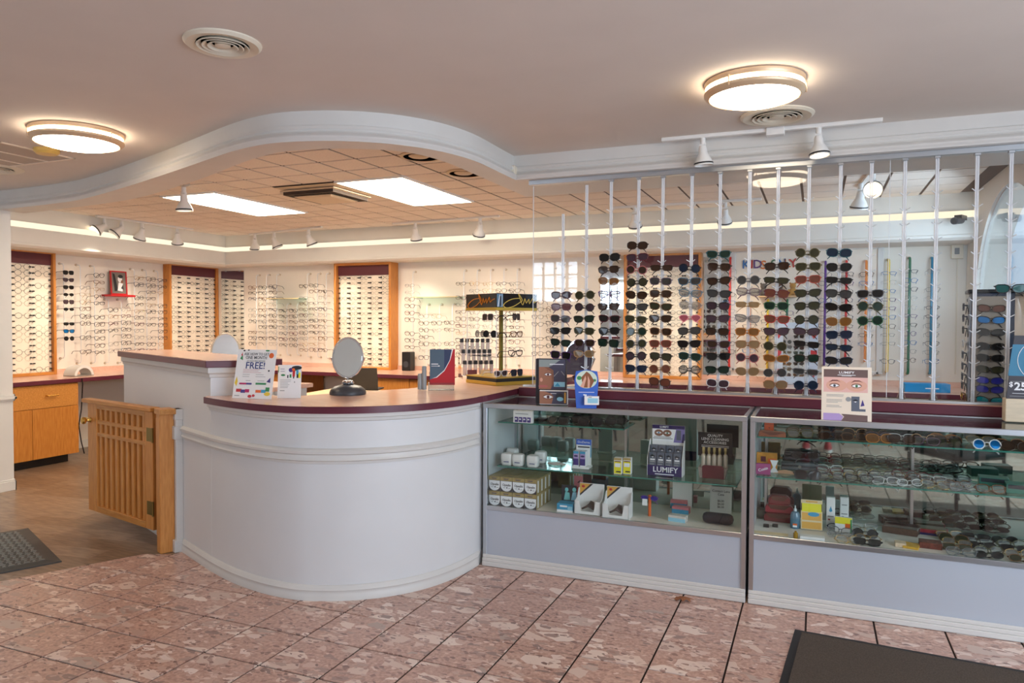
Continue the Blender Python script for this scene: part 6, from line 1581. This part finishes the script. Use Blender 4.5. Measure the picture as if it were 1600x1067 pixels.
t = thing('security_camera', 'black camera bracket in the upper right back corner', 'camera', (1.15, 7.5, 2.4), -.5)
MB().box((-.03, -.02, .02), (.03, .1, .06)).build('bracket', BLACK, t)
MB().cyl((0, -.1, 0), (0, .05, .02), .032, 14).build('body', DARK, t, smooth=True)
MB().cyl((0, -.104, 0), (0, -.1, 0), .02, 12).build('lens', BLACK, t)
# kids shelf with small figures
a, b_ = P(1186, 463, y=ROOMB-.1), P(1246, 464, y=ROOMB-.1)
t = tag(MB().box((a.x, ROOMB-.2, a.z-.01), (b_.x, ROOMB-.03, a.z+.002)).build('wall_shelf', mat('shelf_tan', (214, 178, 132), .5), bevel=.002), 'short tan wall shelf of small figures under the KIDS ONLY letters', 'shelf')
for k, (fx, c, lab) in enumerate(((.12, (96, 84, 74), 'grey brown bear figurine at the left of the short tan shelf'), (.55, (90, 62, 44), 'dark brown bear figurine in the middle of the short tan shelf'), (.88, (176, 128, 50), 'golden brown bear figurine at the right of the short tan shelf'))):
    m = mat('figure_%d' % k, c, .8)
    t = thing('bear_figurine', lab, 'figurine', (a.x+(b_.x-a.x)*fx, ROOMB-.12, a.z+.0025), 0, 'figurines on the kids shelf')
    MB().lathe([(.03, 0), (.042, .02), (.04, .05), (.024, .075)], 14).build('body', m, t, smooth=True)
    hd_b = MB().lathe([(.005, .07), (.026, .08), (.032, .1), (.026, .12), (.005, .13)], 14).build('head', m, t, smooth=True)
    for s in (-1, 1):
        MB().lathe([(.002, -.011), (.011, -.004), (.011, .004), (.002, .011)], 8, c=(s*.024, 0, .126)).build('ear', m, hd_b, smooth=True)
        MB().tube([(s*.036, -.01, .055), (s*.05, -.035, .035)], [.013, .01], 8).build('arm', m, t, smooth=True)
        MB().tube([(s*.022, -.02, .012), (s*.03, -.055, .014)], [.016, .014], 8).build('leg', m, t, smooth=True)
# child mirror with red hearts standing on the back worktop
a, b_ = P(1218, 588, y=7.75), P(1268, 588, y=7.75)
t = thing('kids_mirror', 'blue grey kids mirror with red side patches behind the sunglasses rods', 'mirror', ((a.x+b_.x)/2, 7.8, .894), 0, None, -.08)
MB().box((-.2, 0, .02), (.2, .012, .62)).build('board', mat('kids_board', (196, 208, 224), .4), t, bevel=.004)
MB().box((-.12, -.003, .08), (.12, 0, .56)).build('mirror_glass', MIRR, t)
for k in range(3):
    for s in (-1, 1): MB().prism([(s*.165+u, .12+.19*k+v) for u, v in ((-.03, 0), (0, -.045), (.03, 0), (.028, .035), (0, .03), (-.028, .035))], -.006, 0, axis='y').build('red_patch', mat('patch_red', (190, 52, 56), .5), t)
MB().box((-.18, -.03, 0), (.18, .08, .02)).build('foot', mat('kids_board', (196, 208, 224), .4), t)
# inner shelf and mirror behind the half wall
t = tag(MB().box((-4.3, 4.16, 1.0), (-3.55, 4.6, 1.03)).build('inner_shelf', PINK), 'pink shelf on the inner side of the half wall under the round mirror', 'shelf')
for x in (-4.28, -3.6): MB().box((x, 4.2, 0), (x+.03, 4.55, 1.0)).build('support', PANELW, t)
q = P(348, 545, y=4.35)
oval_mirror('cream framed oval mirror rising behind the raised half wall', (q.x, 4.38, 1.03), .75, .102, .15, .055, 'plain', -.1, frame=mat('cream_metal', (214, 200, 176), .25, .3))
# ------------------------------------------------------------------ mats, leaf
u = Vector((-.913, .408)); v = Vector((-.408, -.913))
o_ = Vector((-4.31, 3.113))
RUB = mat('rubber_mat', (58, 62, 62), .5, var=.15, scale=30)
t = thing('floor_mat', 'dark rubber anti fatigue mat with a woven relief on the wooden floor', 'mat', (o_.x, o_.y, .0), math.atan2(u.y, u.x))
MB().prism([(0, 0), (1.0, 0), (1.0, 1.0), (0, 1.0)], 0, .006).build('base', RUB, t)
MB().add([(0, 0, .006), (1, 0, .006), (1, 1, .006), (0, 1, .006), (.06, .06, .013), (.94, .06, .013), (.94, .94, .013), (.06, .94, .013)], [(0, 1, 5, 4), (1, 2, 6, 5), (2, 3, 7, 6), (3, 0, 4, 7), (4, 5, 6, 7)]).build('border', RUB, t)
b = MB()
n = 22
for i in range(n):
    for j in range(n):
        cx, cy = .07+.86*(i+.5)/n, .07+.86*(j+.5)/n
        l, w2 = (.017, .008) if (i+j) % 2 else (.008, .017)
        b.add([(cx-l, cy-w2, .013), (cx+l, cy-w2, .013), (cx+l, cy+w2, .013), (cx-l, cy+w2, .013), (cx-l*.6, cy-w2*.6, .0165), (cx+l*.6, cy-w2*.6, .0165), (cx+l*.6, cy+w2*.6, .0165), (cx-l*.6, cy+w2*.6, .0165)], [(0, 1, 5, 4), (1, 2, 6, 5), (2, 3, 7, 6), (3, 0, 4, 7), (4, 5, 6, 7)])
b.build('woven_relief', mat('rubber_relief', (104, 112, 110), .35), t)['kind'] = 'stuff'
t = thing('entrance_mat', 'brown black carpet entrance mat with a rubber border on the terrazzo floor', 'mat', (-.075, 3.815, 0), -.077)
MB().box((0, -1.6, 0), (2.4, 0, .006)).build('rubber_border', mat('mat_rubber', (36, 32, 32), .6), t, bevel=.002)
MB().box((.035, -1.565, .006), (2.365, -.035, .011)).build('carpet', mat('mat_carpet', (86, 74, 64), .95, var=.35, scale=160, bump=.6, bscale=300), t)
q = P(1069, 938, z=0)
LEAF = mat('dry_leaf', (148, 92, 58), .7, var=.25, scale=60)
pts = [(-.055, 0, .004), (-.04, .018, .012), (-.045, .03, .004), (-.02, .022, .014), (-.005, .04, .006), (.008, .022, .014), (.03, .032, .003), (.028, .012, .012), (.055, .008, .004), (.03, -.01, .012), (.035, -.03, .003), (.01, -.02, .013), (-.01, -.036, .004), (-.018, -.018, .012), (-.042, -.022, .003)]
t = thing('dry_leaf', 'curled brown dry leaf lying on the tiles before the glass cases', 'leaf', (q.x, q.y, .001), .2)
MB().add(pts+[(0, 0, .02)], [(i, (i+1) % 15, 15) for i in range(15)]).build('blade', LEAF, t)
MB().tube([(-.05, 0, .006), (-.08, -.012, .003)], .0015, 4).build('stalk', LEAF, t)
# ------------------------------------------------------------------ lobby chairs, seen in the mirrored case backs
def chair(x, y, rz, seat, label):
    t = thing('lobby_chair', label, 'chair', (x, y, .0115 if x > 1 and y > 0 else .001), rz, 'lobby chairs')
    bl = mat('chair_frame', (24, 24, 28), .35, .4)
    sm = mat('seat_'+str(seat[0]), seat, .7)
    MB().box((-.25, -.24, .43), (.25, .24, .49)).build('seat', sm, t, bevel=.02)
    MB().box((-.24, .2, .58), (.24, .25, .9)).build('backrest', sm, t, bevel=.02)
    for sx in (-1, 1):
        MB().tube([(sx*.24, -.22, 0), (sx*.24, -.22, .43)], .014, 8).build('leg', bl, t, smooth=True)
        MB().tube([(sx*.24, .28, 0), (sx*.24, .22, .43), (sx*.24, .23, .9)], .014, 8).build('leg', bl, t, smooth=True)
        MB().tube([(sx*.27, -.22, .43), (sx*.27, -.22, .64), (sx*.27, .22, .66)], .014, 8).build('arm', bl, t, smooth=True)
chair(1.05, 2.35, -2.2, (40, 40, 44), 'black lobby chair just right of the frame, mirrored in the right case')
chair(1.3, -1.6, PI, (40, 40, 44), 'black lobby chair by the front wall, right of the row')
chair(.3, -1.75, PI, (44, 46, 60), 'navy lobby chair by the front wall, middle of the row')
chair(-2.7, .1, -2.4, (44, 46, 60), 'navy lobby chair mirrored at the left of the left case')
chair(-1.5, .6, -2.8, (142, 104, 62), 'tan seated lobby chair mirrored behind the purple tray display')
# ------------------------------------------------------------------ the standing photographer, seen only in the mirrored case backs
def skin(name, verts, edges, m, parent, sub=2):
    me = bpy.data.meshes.new(name)
    me.from_pydata([v[:3] for v in verts], edges, [])
    o = bpy.data.objects.new(name, me); COL.objects.link(o); o.parent = parent
    md = o.modifiers.new('skin', 'SKIN')
    for k, vv in enumerate(me.skin_vertices[0].data):
        r = verts[k][3]
        vv.radius = (r, r) if not isinstance(r, tuple) else r
        vv.use_root = (k == 0)
    md.use_smooth_shade = True
    s = o.modifiers.new('subdivision', 'SUBSURF'); s.levels = sub; s.render_levels = sub
    me.materials.append(m)
    return o
pr = thing('person', 'standing person in jeans and red sneakers, mirrored in the right case', 'person', (.03, -.28, 0))
JEAN = mat('denim', (44, 54, 84), .8, var=.15, scale=60)
SHRT = mat('dark_jumper', (58, 60, 66), .85)
SK = mat('skin_tone', (214, 164, 138), .55)
skin('trousers', [(0, 0, .92, (.15, .11)), (-.09, 0, .84, .095), (.09, 0, .84, .095), (-.11, .0, .5, .066), (.11, 0, .5, .066), (-.12, -.01, .1, .058), (.12, -.01, .1, .058), (0, 0, 1.0, (.145, .105))], [(0, 1), (0, 2), (1, 3), (2, 4), (3, 5), (4, 6), (0, 7)], JEAN, pr)
skin('jumper', [(0, 0, 1.2, (.155, .11)), (0, 0, 1.0, (.15, .11)), (0, 0, 1.36, (.15, .1)), (-.17, 0, 1.38, .06), (.17, 0, 1.38, .06), (-.22, .0, 1.14, .05), (.22, 0, 1.14, .05), (-.11, .2, 1.22, .04), (.11, .2, 1.22, .04), (0, 0, 1.43, .06)], [(0, 1), (0, 2), (2, 3), (2, 4), (3, 5), (4, 6), (5, 7), (6, 8), (2, 9)], SHRT, pr)
hb = skin('head', [(0, .0, 1.5, .05), (0, 0, 1.43, .05), (0, .01, 1.57, (.072, .085)), (0, .0, 1.66, (.075, .092)), (0, 0, 1.71, (.05, .06))], [(0, 1), (0, 2), (2, 3), (3, 4)], SK, pr)
MB().lathe([(.082, 1.63), (.09, 1.67), (.08, 1.72), (.05, 1.755), (.01, 1.765)], 16, c=(0, -.018, 0)).build('hair', mat('hair_brown', (62, 44, 34), .7), pr, smooth=True)
MB().add([(-.014, .085, 1.575), (.014, .085, 1.575), (0, .118, 1.58), (0, .088, 1.625)], [(0, 1, 2), (0, 2, 3), (1, 3, 2)]).build('nose', SK, pr)
for s in (-1, 1):
    MB().lathe([(.002, -.011), (.009, -.006), (.009, .006), (.002, .011)], 10, c=(s*.03, .088, 1.63)).build('eye', INKW, pr)
    hand = [(s*.11, .2, 1.22, .03), (s*.07, .25, 1.30, .034)]
    ed = [(0, 1)]
    for f in range(4):
        k = len(hand); hand += [(s*(.085-.014*f), .27, 1.34, .0105), (s*(.075-.014*f), .255, 1.37, .009)]; ed += [(1, k), (k, k+1)]
    k = len(hand); hand += [(s*.105, .235, 1.33, .011), (s*.1, .24, 1.36, .009)]; ed += [(1, k), (k, k+1)]
    skin('hand', hand, ed, SK, pr)
    x = s*.12
    ol = [(x+.046*math.cos(a)*(1-.18*(math.sin(a) < -.5)), .055+.14*math.sin(a)) for a in [2*PI*k/20 for k in range(20)]]
    sh = MB()
    for z_, f_ in ((.03, 1.0), (.06, .95), (.085, .72), (.1, .5)): pass
    vs = []; rings = ((.026, 1.0, 0), (.055, .96, 0), (.08, .72, -.02), (.105, .55, -.06), (.12, .52, -.07))
    for z_, f_, dy in rings: vs += [(x+(u-x)*f_, .055+(v_-.055)*f_+dy, z_) for u, v_ in ol]
    fs = [(i*20+j, i*20+(j+1) % 20, (i+1)*20+(j+1) % 20, (i+1)*20+j) for i in range(4) for j in range(20)]+[tuple(range(80, 100))]
    shoe = sh.add(vs, fs).build('sneaker', mat('sneaker_red', (186, 58, 56), .6), pr, smooth=True)
    MB().prism([(u+(u-x)*.06, v_) for u, v_ in ol], 0, .028).build('sole', mat('sole_white', (226, 220, 216), .6), shoe)
